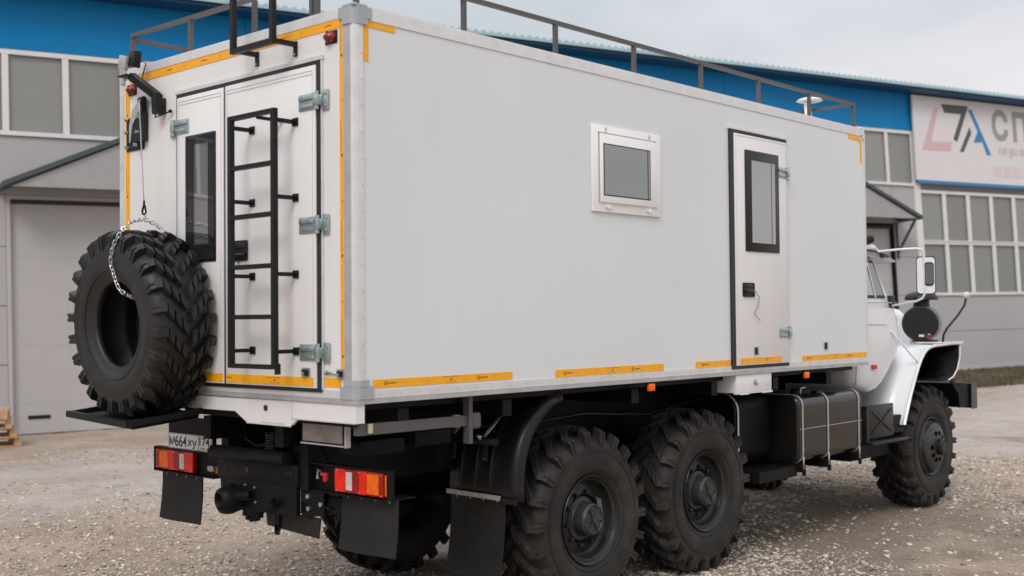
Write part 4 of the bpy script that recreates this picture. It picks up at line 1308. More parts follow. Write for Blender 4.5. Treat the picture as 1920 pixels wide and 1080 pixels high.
# ---- tyres: real lugs in a chevron over a lathed carcass. local axis: -y is the outer face
def tyre_mesh(name, m, R0=.615, Wd=.41, rb=.262, n=22, lug_h=.050, seed=1, bore=False, ws=1.0, gap=.0095):
    mb = MB()
    h = Wd / 2
    Rt = R0 - lug_h
    prof = [(rb, h * .74), (rb + .012, h * .80), (rb + .03, h * .80), (rb + .045, h * .87), (rb + .10, h * .99), (rb + .17, h * 1.0),
            (Rt - .085, h * .965), (Rt - .072, h * .975), (Rt - .06, h * .955), (Rt - .03, h * .86), (Rt - .008, h * .70), (Rt, h * .35)]
    full = prof + [(Rt + .002, 0)] + [(r, -t) for r, t in prof[::-1]]
    if bore:      # inner wall of an unmounted tyre
        ins = [(rb, -h * .74), (rb, -h * .60), (rb + .06, -h * .78), (rb + .17, -h * .85), (Rt - .07, -h * .72), (Rt - .045, 0)]
        full = full + ins[1:] + [(r, -t) for r, t in ins[:-1][::-1]]
        mb.lathe(full[:-1] + [(rb, h * .60)], (0, 0, 0), (0, 1, 0), 72, closed=True)
    else:
        mb.lathe(full, (0, 0, 0), (0, 1, 0), 72)
    rg = random.Random(seed)
    def prof_r(t):        # outer surface radius of the carcass at lateral t
        t = abs(t) / h
        return Rt + .002 - .006 * t * t if t < .7 else Rt - .008 - (t - .7) * .14
    def lug(side, th0, i):
        # centre line (lateral s, extra angle) from the shoulder to the middle
        path = [(.93, .0), (.72, .0), (.50, .085), (.27, .17), (.04, .255)]
        wid = [ws * q for q in (.058, .064, .068, .070, .064)]
        for k in range(4):
            (s0, a0), (s1, a1) = path[k], path[k + 1]
            g_ = gap / Wd if k else 0
            s0_, s1_ = s0 - g_, s1 + g_
            w0, w1 = wid[k] / R0, wid[k + 1] / R0
            jit = rg.uniform(-.0012, .0012)
            top = []
            bot = []
            for (s, a, w) in ((s0_, a0, w0), (s1_, a1, w1)):
                t = -side * s * h * (1.0)
                rt = R0 - (.012 * max(0, s - .6) / .4) + jit
                rb_ = prof_r(t) - .02
                if k == 0 and s > .8: rt = R0 - .022
                for q in (-1, 1):
                    th = th0 + a + q * w / 2
                    tap = q * .004 / R0
                    top.append((rt * math.sin(th - tap), t, rt * math.cos(th - tap)))
                    bot.append((rb_ * math.sin(th + tap), t, rb_ * math.cos(th + tap)))
            mb.hull(top + bot, [(0, 1, 3, 2), (4, 6, 7, 5), (0, 2, 6, 4), (1, 5, 7, 3), (0, 4, 5, 1), (2, 3, 7, 6)])
        # shoulder block running down the side, with a groove cut in it
        w = wid[0] / R0
        for q0, q1 in ((-.5, -.14), (.14, .5), (-.14, .14)):
            dep = .0 if abs(q0) != .14 or abs(q1) != .14 else .016
            pts = []
            for q in (q0, q1):
                th = th0 + q * w
                for (r, tt) in ((R0 - .022 - dep * .6, .93), (R0 - .040 - dep * .6, 1.015 - dep * 1.5), (Rt - .068, 1.0 - dep * 1.2), (Rt - .085, .93)):
                    pts.append((r * math.sin(th), -side * tt * h, r * math.cos(th)))
                r = Rt - .03
                pts.append((r * math.sin(th), -side * .70 * h, r * math.cos(th)))
            mb.hull(pts, [(0, 1, 2, 3, 4), (9, 8, 7, 6, 5), (0, 5, 6, 1), (1, 6, 7, 2), (2, 7, 8, 3), (4, 9, 5, 0), (3, 8, 9, 4)])
    for i in range(n):
        lug(1, 2 * PI * i / n, i)
        lug(-1, 2 * PI * (i + .5) / n, i)
    # raised rings on the sidewall
    for r in (rb + .075, rb + .088, Rt - .105, Rt - .118):
        for sd in (-1, 1):
            t = sd * h * (.99 if r > .4 else .955)
            mb.lathe([(r - .003, t), (r, t + sd * .003), (r + .003, t)], (0, 0, 0), (0, 1, 0), 72)
    return mb.mesh(name, m)
ty_rear = tyre_mesh('tyre', 'rubberd', seed=2)

def rim_mesh(kind):
    mb = MB()
    h = .205
    if kind == 'rear':
        prof = [(.262, -h * .74), (.296, -h * .86), (.302, -h * .90), (.298, -h * .93), (.286, -h * .90), (.274, -h * .80), (.262, -h * .72),
                (.256, -h * .62), (.248, -h * .50), (.232, -h * .44), (.205, -h * .47), (.168, -h * .52), (.152, -h * .38), (.0, -h * .38)]
    else:
        prof = [(.262, -h * .74), (.290, -h * .86), (.296, -h * .90), (.290, -h * .93), (.280, -h * .90), (.268, -h * .80), (.262, -h * .75),
                (.258, -h * .8), (.243, -h * .86), (.236, -h * 1.05), (.222, -h * 1.10), (.15, -h * 1.19), (.09, -h * 1.26), (.0, -h * 1.26)]
    mb.lathe(prof, (0, 0, 0), (0, 1, 0), 56)
    mb.lathe([(.262, -h * .74), (.255, 0), (.262, h * .74), (.30, h * .9), (.29, h * .92), (.25, h * .7), (.20, h * .4), (.0, h * .4)], (0, 0, 0), (0, 1, 0), 40)
    return mb.mesh('rim', 'rimblk', 40)
def hub_rear():
    mb = MB()
    mb.lathe([(.155, -.015), (.145, -.045), (.12, -.05), (.112, -.06), (.108, -.13), (.098, -.142), (.0, -.142)], (0, 0, 0), (0, 1, 0), 28)
    mb.lathe([(.088, -.142), (.094, -.150), (.100, -.142)], (0, 0, 0), (0, 1, 0), 28)
    for i in range(3):
        a = PI * i / 3 + .4
        d = Vector((math.sin(a), 0, math.cos(a))) * .088
        mb.bar(Vector((0, -.146, 0)) - d, Vector((0, -.146, 0)) + d, .010, .012, up=(0, 1, 0))
    mb.cyl((0, -.142, 0), (0, -1, 0), .02, .016, 10)
    for i in range(12):
        a = 2 * PI * i / 12
        mb.cyl((.094 * math.sin(a), -.146, .094 * math.cos(a)), (0, -1, 0), .006, .010, 6)
    for v in mb.bm.verts: v.co.y -= .055
    me = mb.mesh('hub', 'hubdust', 35)
    return me
def nuts(n, r, y, s, ph=0):
    mb = MB()
    for i in range(n):
        a = 2 * PI * i / n + ph
        p = (r * math.sin(a), y, r * math.cos(a))
        mb.cyl(p, (0, -1, 0), s, .022, 6).lathe([(s * .55, 0), (s * .55, .032), (0, .034)], p, (0, -1, 0), 8)
    return mb.mesh('wheel_nuts', 'rimblk')
rim_r, hub_r, nut_r = rim_mesh('rear'), hub_rear(), nuts(10, .178, -.098, .017)
rim_f = rim_mesh('front')
rim_f.materials[0] = M['hubdust']
hb = MB().lathe([(.085, -.235), (.08, -.30), (.066, -.315), (.0, -.315)], (0, 0, 0), (0, 1, 0), 24)
for i in range(8):
    a = 2 * PI * i / 8
    hb.cyl((.062 * math.sin(a) * 1.0, -.312, .062 * math.cos(a)), (0, -1, 0), .008, .008, 6)
hub_f = hb.mesh('hub', 'rimblk', 35)
hb = MB()
for i in range(10):
    a = 2 * PI * i / 10 + .2
    if i in (8,): continue
    p = Vector((.137 * math.sin(a), -.2445, .137 * math.cos(a)))
    hb.cyl(p, Vector((.22 * math.sin(a), -1, .22 * math.cos(a))), .024, .008, 14)
hole_f = hb.mesh('disc_holes', 'void')
hb = MB()
for i in range(8):
    a = 2 * PI * i / 8 + .1
    hb.cyl((.205 * math.sin(a), -.225, .205 * math.cos(a)), (0, -1, 0), .009, .008, 8)
bolt_f = hb.mesh('disc_bolts', 'rimblk')

def wheel(x, yout, z, kind, side, lab, spin):
    w = empty('wheel', (0, 0, 0))
    w['label'] = lab
    t = link('tyre', ty_rear, w)
    link('rim', rim_r if kind == 'rear' else rim_f, w)
    link('hub', hub_r if kind == 'rear' else hub_f, w)
    if kind == 'rear': link('wheel_nuts', nut_r, w)['kind'] = 'stuff'
    else:
        link('disc_holes', hole_f, w)['kind'] = 'stuff'; link('disc_bolts', bolt_f, w)['kind'] = 'stuff'
    yc = yout + .205 if side == 'r' else yout - .205
    w.location = (x, yc, z)
    w.rotation_euler = (0, R(spin), 0 if side == 'r' else PI)
    tp(w)
    return w
YO = .105
wheel(2.133, YO, .585, 'rear', 'r', 'rearmost right wheel behind the curved mudguard', 10)
wheel(3.520, YO, .616, 'rear', 'r', 'middle right wheel with black planetary hub', 4)
wheel(7.620, YO, .603, 'front', 'r', 'right front wheel with holed disc', 7)
wheel(2.133, TW - YO, .590, 'rear', 'l', 'rearmost left wheel in shadow', 3)
wheel(3.520, TW - YO, .608, 'rear', 'l', 'middle left wheel in shadow', 11)
wheel(7.620, TW - YO, .603, 'front', 'l', 'left front wheel in shadow', 5)
# shredded plastic film left on the rear hub
part(MB().hull([(2.24, .17, .72), (2.27, .155, .70), (2.285, .15, .60), (2.26, .155, .585), (2.25, .165, .64), (2.20, .16, .60), (2.205, .165, .62), (2.24, .168, .65)], [(0, 1, 2, 3, 4), (4, 3, 5, 6, 7)]), 'plastic_film', 'rail')

# ---- rear curved mudguard over the right bogie wheels
def mudguard():
    cx, cz, r = 2.133, .60, .0
    arc = [(1.375, .79), (1.375, .86), (1.378, .95), (1.392, 1.04), (1.42, 1.13), (1.465, 1.22), (1.53, 1.30), (1.61, 1.37), (1.70, 1.425), (1.80, 1.462)]
    # cross section over the width: flat inside, rounded roll at the outer edge
    sec = [(.70, .0), (.60, .0), (.592, .010), (.582, .0), (.47, .0), (.462, .010), (.452, .0), (.34, .0), (.332, .010), (.322, .0),
           (.235, .0), (.225, .014), (.17, .016), (.125, .010), (.108, -.01), (.102, -.035), (.104, -.06)]
    vs, fs = [], []
    for i, (x, z) in enumerate(arc):
        a = arc[max(0, i - 1)]; b2 = arc[min(len(arc) - 1, i + 1)]
        tx, tz = b2[0] - a[0], b2[1] - a[1]
        L = math.hypot(tx, tz)
        nx_, nz_ = -tz / L, tx / L
        for (y, o_) in sec: vs.append((x + nx_ * o_, y, z + nz_ * o_))
    ns = len(sec)
    for i in range(len(arc) - 1):
        for j in range(ns - 1):
            k = i * ns + j
            fs.append((k, k + 1, k + ns + 1, k + ns))
    off = len(vs)
    return vs, fs
vs, fs = mudguard()
me = bpy.data.meshes.new('mudguard')
me.from_pydata(vs, [], fs)
me.materials.append(M['fenderblk'])
me.polygons.foreach_set('use_smooth', [True] * len(fs))
me.set_sharp_from_angle(angle=R(50))
mg = tp(link('mudguard', me))
md = mg.modifiers.new('thick', 'SOLIDIFY'); md.thickness = .006; md.offset = 0
sub(MB().bar((1.362, .72, .812), (1.362, .235, .806), .006, .03, up=(0, 0, 1)), 'clamp_strip', 'aludark', mg)
sub(MB().box(1.352, 1.366, .10, .235, .775, .815, .006), 'edge_clip', 'fenderblk', mg)
for y in (.30, .45, .60): sub(MB().cyl((1.3585, y, .81), (-1, 0, 0), .006, .004, 8), 'rivet', 'chrome', mg)
o = flap('mudguard_flap', .225, .70, .30, .80, 1.385, .06, wav=.008, label='large rubber flap hanging from the curved mudguard')
tb_ = part(MB().tube([(1.33, .68, 1.165), (1.33, .235, 1.16)], .024, 12), 'mudguard_tube', 'fenderblk')
for y in (.64, .36):
    sub(MB().tube([(1.325, y, 1.165), (1.40, y - .02, 1.24), (1.50, y - .03, 1.33)], .007, 6).tube([(1.335, y + .02, 1.165), (1.42, y + .005, 1.25), (1.505, y - .005, 1.33)], .005, 6).tube([(1.31, y, 1.17), (1.31, y - .0, 1.19), (1.29, y + .01, 1.195)], .012, 6), 'stay_rod', 'zinc', tb_)
    sub(MB().use('rimblk').box(1.345, 1.358, y - .02, y + .02, 1.03, 1.17, .005).use('chrome').cyl((1.345, y, 1.045), (-1, 0, 0), .008, .004, 8), 'clip', 'rimblk', tb_)

# ---- fuel tanks
def rounded(y0, y1, z0, z1, r, n=6):
    pts = []
    for (cy_, cz_, a0) in ((y1 - r, z1 - r, 0), (y0 + r, z1 - r, 90), (y0 + r, z0 + r, 180), (y1 - r, z0 + r, 270)):
        for i in range(n + 1):
            a = R(a0 + 90 * i / n)
            pts.append((cy_ + r * math.cos(a), cz_ + r * math.sin(a)))
    return pts
tk = part(MB().prism(rounded(.05, .80, .705, 1.265, .085), 'x', 4.79, 5.94), 'fuel_tank', 'tank', 'glossy black fuel tank with three steel straps', sharp=35)
md = tk.modifiers.new('bevel', 'BEVEL'); md.width = .022; md.segments = 3; md.limit_method = 'ANGLE'; md.angle_limit = R(50)
sub(MB().box(4.80, 5.93, .0465, .0495, .985, .990), 'weld_seam', 'aludark', tk)
for x in (4.845, 5.285, 5.86):
    st = MB()
    path = rounded(.044, .806, .699, 1.271, .09)
    pp = [(x, y, z) for y, z in path]
    for a, b2 in zip(pp[6:], pp[7:22]):
        if (Vector(a) - Vector(b2)).length > 1e-4: st.bar(a, b2, .017, .006, up=(0, a[1] - .35, a[2] - .98))
    st.tube([(x, .042, .64), (x, .040, .76)], .006, 8)
    sub(st, 'strap', 'aludark', tk)
    sub(MB().box(x - .03, x + .03, .04, .7, .63, .70).box(x - .01, x + .02, .03, .05, .60, .65), 'tank_bracket', 'frame', tk)
sub(MB().lathe([(0, .03), (.05, .03), (.055, .0)], (5.2, .3, 1.265), (0, 0, 1), 16), 'filler_cap', 'steel', tk)
sub(MB().tube([(4.95, .12, 1.265), (4.95, .12, 1.32), (5.0, .10, 1.325)], .008, 6), 'breather', 'zinc', tk)
sub(MB().box(5.2, 5.3, .10, .16, 1.265, 1.285), 'level_sensor', 'steel', tk)
b2 = part(MB().prism(rounded(.30, .98, .70, 1.30, .14), 'x', 4.20, 4.74), 'air_tank_box', 'frame', sharp=35)
st = MB()
path = rounded(.292, .99, .695, 1.307, .15)
for a, c_ in zip(path[7:20], path[8:21]):
    if (Vector(a) - Vector(c_)).length > 1e-4: st.bar((4.24, a[0], a[1]), (4.24, c_[0], c_[1]), .018, .005, up=(0, a[0] - .6, a[1] - 1.0))
st.box(4.22, 4.26, .30, .35, .68, .71)
sub(st, 'strap', 'alu', b2)
B('lower_beam', 'frame', 4.20, 4.80, .08, .95, .60, .685)
B('inner_shield', 'frame', 5.95, 6.0, .3, 1.9, .75, 1.25)
B('battery_box', 'frame', 4.3, 5.9, 1.75, 2.35, .65, 1.25, .03)

# ---- step by the cab
st_ = B('cab_step', 'rimblk', 6.03, 6.07, .05, .35, .77, 1.10)
sub(MB().box(6.0705, 6.585, .05, .075, .80, 1.105, .004), 'step_panel', 'rimblk', st_, 30)
for s in (-1, 1): sub(MB().bar((6.13, .046, .95 + s * .10), (6.53, .046, .95 - s * .10), .010, .016, up=(0, 0, 1)), 'rib', 'rimblk', st_)
sub(MB().box(6.05, 6.80, .0, .30, .745, .775, .005), 'tread', 'rimblk', st_, 30)
sub(MB().box(6.60, 6.85, .06, .4, .82, .98), 'step_support', 'frame', st_)
sub(MB().box(6.1, 6.9, .25, .7, .58, .745), 'step_support', 'frame', st_)

# ---- cab
cy0, cy1 = .13, 2.30
def loft(rings, closed_ends=True):
    vs, fs = [], []
    n = len(rings[0])
    for r_ in rings: vs += r_
    for i in range(len(rings) - 1):
        for j in range(n):
            k = i * n
            fs.append((k + j, k + (j + 1) % n, k + n + (j + 1) % n, k + n + j))
    if closed_ends:
        fs.append(tuple(range(n))[::-1]); fs.append(tuple(range((len(rings) - 1) * n, len(rings) * n)))
    return vs, fs
def rrect(x0, x1, y0, y1, z, r, n=5):
    pts = []
    r = min(r, (x1 - x0) / 2 - .001)
    for (cx, cy, a0) in ((x1 - r, y1 - r, 0), (x0 + r, y1 - r, 90), (x0 + r, y0 + r, 180), (x1 - r, y0 + r, 270)):
        for i in range(n + 1):
            a = R(a0 + 90 * i / n)
            pts.append((cx + r * math.cos(a), cy + r * math.sin(a), z))
    return pts
levels = [(1.20, 6.25, 6.42, .10), (1.215, 6.18, 6.48, .06), (1.25, 6.08, 6.54, .02), (1.31, 5.99, 6.62, .0), (1.40, 5.965, 6.73, -.005), (1.52, 5.965, 6.86, -.008), (1.62, 5.965, 6.95, -.01), (1.75, 5.965, 6.98, -.012), (2.00, 5.97, 6.90, .0)]
cab = part(MB().hull(*loft([rrect(x0, x1, cy0 + i_, cy1 - i_, z, .12) for z, x0, x1, i_ in levels]), smooth=True), 'cab', 'cab', 'white cab', sharp=45)
# greenhouse
gl_ = [(2.0, 6.0, 6.87, .015), (2.06, 6.0, 6.83, .03), (2.44, 6.02, 6.57, .07), (2.54, 6.03, 6.50, .09), (2.60, 6.10, 6.40, .16)]
sub(MB().hull(*loft([rrect(x0, x1, cy0 + i_, cy1 - i_, z, .07) for z, x0, x1, i_ in gl_]), smooth=True), 'cab_roof', 'cab', cab, 45)
# side window with rubber and the quarter pane
def slanted(pts, y0, y1, d):
    """polygon (x,z) laid on the leaning cab side"""
    def yy(z): return y0 + (y1 - y0) * (z - 2.06) / .38
    A = [(x, yy(z), z) for x, z in pts]
    Bq = [(x, yy(z) - d, z) for x, z in pts]
    n = len(pts)
    return A + Bq, [tuple(range(n)), tuple(range(n, 2 * n))[::-1]] + [(i, (i + 1) % n, n + (i + 1) % n, n + i) for i in range(n)]
sub(MB().hull(*slanted([(6.03, 2.095), (6.68, 2.095), (6.49, 2.45), (6.04, 2.45)], .158, .198, .008)), 'window_rubber', 'gasket', cab)
sub(MB().hull(*slanted([(6.06, 2.12), (6.43, 2.12), (6.33, 2.425), (6.06, 2.425)], .148, .188, .003)), 'side_glass', 'mirror', cab)
sub(MB().hull(*slanted([(6.475, 2.12), (6.64, 2.12), (6.47, 2.425), (6.375, 2.425)], .148, .188, .003)), 'quarter_glass', 'glassgrey', cab)
sub(MB().hull(*slanted([(6.44, 2.10), (6.465, 2.10), (6.365, 2.44), (6.345, 2.44)], .146, .186, .006)), 'window_bar', 'alu', cab)
sub(MB().box(5.99, 6.84, .118, .1295, 2.045, 2.055).box(6.02, 6.06, .112, .125, 1.83, 1.85), 'door_seam', 'aludark', cab)
sub(MB().tube([(6.0, .1185, 1.845), (6.35, .1175, 1.845), (6.62, .1185, 1.84)], .003, 5).tube([(5.995, .119, 1.70), (5.995, .126, 1.45), (6.0, .135, 1.33), (6.02, .16, 1.28)], .005, 5), 'door_gap', 'aludark', cab)
sub(MB().use('redplas').box(6.28, 6.37, .098, .118, 1.43, 1.47, .004), 'side_marker', None, cab, 35, 'red and orange side marker on the cab')
# sun visor and roof lamp
sub(MB().hull([(6.28, .16, 2.53), (6.65, .14, 2.505), (6.93, .16, 2.46), (6.97, .3, 2.455), (6.97, 2.1, 2.455), (6.4, 2.1, 2.59), (6.4, .3, 2.59),
               (6.28, .16, 2.49), (6.65, .14, 2.45), (6.91, .16, 2.445), (6.94, .3, 2.435), (6.94, 2.1, 2.435), (6.4, 2.1, 2.55), (6.4, .3, 2.55)],
              [(0, 1, 2, 3, 4, 5, 6), (13, 12, 11, 10, 9, 8, 7), (0, 7, 8, 1), (1, 8, 9, 2), (2, 9, 10, 3), (3, 10, 11, 4), (4, 11, 12, 5), (5, 12, 13, 6), (6, 13, 7, 0)]), 'sun_visor', 'aludark', cab)
sub(MB().tube([(6.22, .15, 2.545), (6.45, .13, 2.53), (6.72, .135, 2.495)], .010, 6).box(6.56, 6.62, .12, .15, 2.48, 2.52), 'visor_rubber', 'gasket', cab)
sub(MB().use('steel').lathe([(0, .05), (.04, .045), (.045, 0), (.03, -.05), (0, -.06)], (6.42, .20, 2.645), (1, -.3, .2), 14).use('cab').box(6.38, 6.50, .15, .25, 2.55, 2.595, .015).tube([(6.44, .2, 2.61), (6.48, .17, 2.58), (6.54, .15, 2.53)], .015, 8), 'roof_lamp', None, cab, 40)
# bonnet
hoodr = [(1.45, 6.6, 8.35, .62), (1.9, 6.6, 8.30, .64), (1.99, 6.6, 8.22, .70), (2.02, 6.6, 8.1, .8)]
bn = part(MB().hull(*loft([rrect(x0, x1, y0, TW - y0, z, .06) for z, x0, x1, y0 in hoodr]), smooth=True), 'bonnet', 'cab', sharp=45)
sub(MB().hull(*loft([rrect(6.80, 7.10, .20, 2.23, 1.55, .10), rrect(6.80, 7.10, .20, 2.23, 1.93, .10), rrect(6.80, 7.04, .26, 2.17, 1.995, .10)]), smooth=True), 'cowl', 'cab', bn, 45)
sub(MB().box(6.74, 6.81, .115, .18, 2.0, 2.12, .01), 'mirror_mount', 'gasket', bn)
# ---- right front wing: a curved shell, white outside, black inside
wing = [(6.74, .885), (6.80, 1.0), (6.90, 1.17), (7.00, 1.32), (7.08, 1.425), (7.15, 1.50), (7.22, 1.556), (7.29, 1.592), (7.38, 1.613), (7.50, 1.623), (7.90, 1.635), (8.12, 1.635)]
def shell(path, y0, y1, th, zoff=0):
    vs, fs = [], []
    for (x, z) in path: vs += [(x, y0, z), (x, y1, z)]
    for i in range(len(path) - 1):
        k = 2 * i
        fs.append((k, k + 1, k + 3, k + 2))
    return vs, fs
def shell_part(name, path, y0, y1, th, m, parent=None):
    v_, f_ = shell(path, y0, y1, th)
    me = bpy.data.meshes.new(name)
    me.from_pydata(v_, [], f_)
    me.materials.append(M[m])
    me.polygons.foreach_set('use_smooth', [True] * len(f_))
    o = link(name, me, parent)
    md = o.modifiers.new('thick', 'SOLIDIFY'); md.thickness = th; md.offset = 0
    return o if parent else tp(o)
for side in ('r', 'l'):
    ya, yb = (.02, .62) if side == 'r' else (TW - .62, TW - .02)
    wg = shell_part('wing', wing, ya, yb, .014, 'cab')
    wg['label'] = 'white front wing on the %s side' % ('right' if side == 'r' else 'left')
    inner = [(x + .018 * (1 if x < 7.25 else 0), z - .022) for x, z in wing]
    shell_part('wing_liner', inner, ya + .005, yb - .003, .006, 'frame', wg)
    front = [(8.09, 1.61), (8.09, 1.49), (8.02, 1.37), (7.92, 1.30), (7.80, 1.272), (7.62, 1.265)]
    shell_part('wing_nose', front, ya + .002, yb, .014, 'frame', wg)
    # outer rolled lip following the arch
    lp_ = MB()
    ylip = ya - .004 if side == 'r' else yb + .004
    lp_.tube([(x, ylip, z) for x, z in wing[:-1]] + [(8.16, ylip, 1.633)], .016, 8)
    lp_.tube([(8.12, ylip, 1.625), (8.10, ylip, 1.49), (8.03, ylip, 1.365), (7.925, ylip, 1.293), (7.80, ylip, 1.265)], .008, 6)
    sub(lp_, 'wing_lip', 'cab', wg, 40)
    sub(MB().box(7.5, 8.2, ya - .02 if side == 'r' else yb - .2, ya + .2 if side == 'r' else yb + .02, 1.642, 1.652, .004), 'wing_top', 'cab', wg, 30)
sub(MB().prism([(6.93, 1.15), (7.15, 1.46), (7.3, 1.60), (8.0, 1.62), (8.0, 1.2), (7.2, 1.0)], 'y', .60, .62), 'inner_wing', 'frame', bn)
sub(MB().tube([(6.70, .115, 1.78), (7.06, .04, 1.50), (7.13, .03, 1.455)], .008, 6).cyl((7.14, .035, 1.45), (0, -1, 0), .012, .01, 8), 'wing_stay', 'cab', bn)
sub(MB().box(6.95, 7.30, .50, .60, 1.60, 1.84, .01), 'bonnet_side', 'cab', bn)
# air cleaner with mushroom intake
ACC, ACX = Vector((7.66, .245, 1.842)), Vector((.95, .31, 0)).normalized()
ACY = Vector((ACX.y, -ACX.x, 0))
ac = part(MB().lathe([(0, 0), (.165, .0), (.178, .012), (.182, .03), (.178, .05), (.172, .06), (.172, .40), (.0, .40)], ACC, ACX, 40), 'air_cleaner', 'black', 'black drum air cleaner standing on the wing', sharp=35)
sub(MB().lathe([(0, .008), (.02, .006), (.022, 0)], ACC, -ACX, 12), 'boss', 'steel', ac)
sub(MB().bar(ACC - ACX * .003 + ACY * -.012 + Vector((0, 0, -.125)), ACC - ACX * .003 + ACY * .04 + Vector((0, 0, -.125)), .004, .024), 'sticker', 'lenswhite', ac)
sub(MB().lathe([(.0, .008), (.026, .004), (.03, 0)], ACC + ACY * .085 + Vector((0, 0, -.13)), -ACX, 14), 'badge', 'darkred', ac)
sub(MB().lathe([(.174, .0), (.186, .0), (.186, .02), (.174, .02)], ACC + ACX * .14, ACX, 36, closed=True), 'band', 'zinc', ac, 40)
sub(MB().lathe([(.174, .0), (.186, .0), (.186, .02), (.174, .02)], ACC + ACX * .32, ACX, 36, closed=True), 'band', 'zinc', ac, 40)
icx, icy = (ACC + ACX * .2).x, (ACC + ACX * .2).y
sub(MB().lathe([(.085, 0), (.08, .08), (.075, .11)], (icx, icy, 1.99), (0, 0, 1), 20).lathe([(.0, .09), (.08, .085), (.14, .062), (.165, .032), (.168, .0), (.12, .0), (.0, .01)], (icx, icy, 2.085), (0, 0, 1), 28), 'intake', 'black', ac, 40)
sub(MB().box(7.7, 8.0, .2, .35, 1.655, 1.67), 'foot', 'frame', ac)
# mirror
mr = MB()
mr.tube([(6.44, .11, 2.53), (6.50, -.08, 2.545), (6.54, -.22, 2.548), (6.575, -.26, 2.535), (6.59, -.268, 2.50), (6.59, -.268, 2.12), (6.585, -.25, 2.085), (6.575, -.2, 2.06), (6.64, -.02, 2.035), (6.76, .13, 2.02)], .011, 8)
mr = part(mr, 'mirror', 'cab', sharp=50)
def mpt(u, z, d):       # local frame of the mirror head, u across, d towards the viewer
    a = R(24)
    return Vector((6.60 + u * math.sin(a) * 1.0 + d * -math.cos(a), -.27 - u * math.cos(a) - d * math.sin(a), z))
def mhead(u0, u1, z0, z1, d0, d1, r, m, nm):
    pts = rounded(u0, u1, z0, z1, r, 5)
    A = [mpt(p[0], p[1], d0) for p in pts]; Bq = [mpt(p[0], p[1], d1) for p in pts]
    n = len(pts)
    sub(MB().hull(A + Bq, [tuple(range(n)), tuple(range(n, 2 * n))[::-1]] + [(i, (i + 1) % n, n + (i + 1) % n, n + i) for i in range(n)]), nm, m, mr, 35)
mhead(-.075, .095, 2.12, 2.475, -.05, .0, .03, 'black', 'mirror_housing')
mhead(-.068, .088, 2.13, 2.465, .0, .012, .03, 'cab', 'mirror_surround')
mhead(-.005, .080, 2.20, 2.42, .012, .018, .03, 'black', 'mirror_rim')
mhead(.005, .074, 2.215, 2.405, .018, .021, .02, 'mirrordark', 'mirror_glass')
# marker rod
rd_ = part(MB().tube([(7.78, .06, 1.65), (7.79, .055, 1.72), (7.87, .05, 1.79), (8.10, .03, 1.92), (8.25, .02, 2.02), (8.29, .015, 2.09)], .012, 8), 'marker_rod', 'steel')
sub(MB().lathe([(0, -.04), (.022, -.034), (.035, -.012), (.036, .012), (.022, .034), (0, .04)], (8.30, .015, 2.13), (0, 0, 1), 14), 'rod_lamp', 'lenswhite', rd_)
# front bumper
bm_ = B('front_bumper', 'frame', 8.56, 8.70, .08, TW - .08, .93, 1.19)
sub(MB().prism([(7.72, 1.29), (7.96, 1.328), (8.08, 1.30), (8.18, 1.22), (8.28, 1.187), (8.56, 1.187), (8.56, .95), (8.29, .95), (8.26, 1.10), (8.08, 1.235), (7.8, 1.268)], 'y', .10, .12), 'bumper_bracket', 'frame', bm_)
sub(MB().box(8.553, 8.705, .076, .0795, .92, 1.20), 'bumper_end', 'rail', bm_)
B('front_frame', 'frame', 7.4, 8.55, .75, 1.7, .85, 1.3)

# ---- spare wheel carrier (fixed to the truck)
cr_ = MB()
cr_.bar((-.50, 1.46, 1.335), (.10, 1.475, 1.395), .035, .035)
cr_ = part(cr_, 'tyre_carrier', 'steel')
sub(MB().bar((-.50, 2.15, 1.365), (.10, 2.16, 1.425), .035, .035), 'carrier_bar', 'steel', cr_)
sub(MB().bar((-.50, 1.4425, 1.335), (-.50, 2.17, 1.366), .035, .038), 'carrier_bar', 'steel', cr_)
sub(MB().hull([(-.48, 1.48, 1.330), (-.48, 2.13, 1.36), (.0, 2.14, 1.40), (.0, 1.49, 1.37), (-.44, 1.5, 1.30), (-.44, 2.1, 1.33), (.0, 2.1, 1.37), (.0, 1.5, 1.34)],
              [(0, 1, 2, 3), (7, 6, 5, 4), (0, 4, 5, 1), (1, 5, 6, 2), (2, 6, 7, 3), (3, 7, 4, 0)]), 'carrier_tray', 'frame', cr_)
# hoist on the left rear corner
hs = part(MB().box(-.010, -.004, 2.125, 2.345, 3.065, 3.285, .002), 'tyre_hoist', 'steel', 'black cable hoist for the spare tyre', sharp=30)
sub(MB().prism([(2.10, 3.39), (2.10, 3.32), (2.15, 3.27), (2.20, 3.22), (2.225, 3.11), (2.235, 3.11), (2.235, 3.22), (2.205, 3.31)], 'x', -.052, -.046), 'hoist_cheek', 'aludark', hs)
sub(MB().box(-.045, -.010, 2.085, 2.13, 3.27, 3.39, .002), 'hoist_arm', 'steel', hs)
sub(MB().prism([(2.075, 3.30), (2.075, 3.11), (2.20, 3.11), (2.175, 3.26)], 'x', -.045, -.0105), 'hoist_housing', 'black', hs)
for (y, z) in ((2.325, 3.275), (2.325, 3.19), (2.32, 3.09), (2.15, 3.09), (2.12, 3.265), (2.13, 3.17)):
    sub(MB().cyl((-.045 if y < 2.3 else -.0105, y, z), (-1, .3, 0), .011, .022, 8), 'hoist_bolt', 'zinc', hs)
sub(MB().cyl((-.05, 2.10, 3.375), (0, -1, 0), .02, .05, 12).bar((-.05, 2.08, 3.37), (-.18, 1.885, 3.325), .012, .012), 'pulley', 'steel', hs)
sub(MB().tube([(-.182, 1.880, 3.33), (-.182, 1.872, 3.23), (-.182, 1.830, 2.76), (-.182, 1.820, 2.66)], .0035, 6), 'cable', 'aludark', hs)
hk = MB()
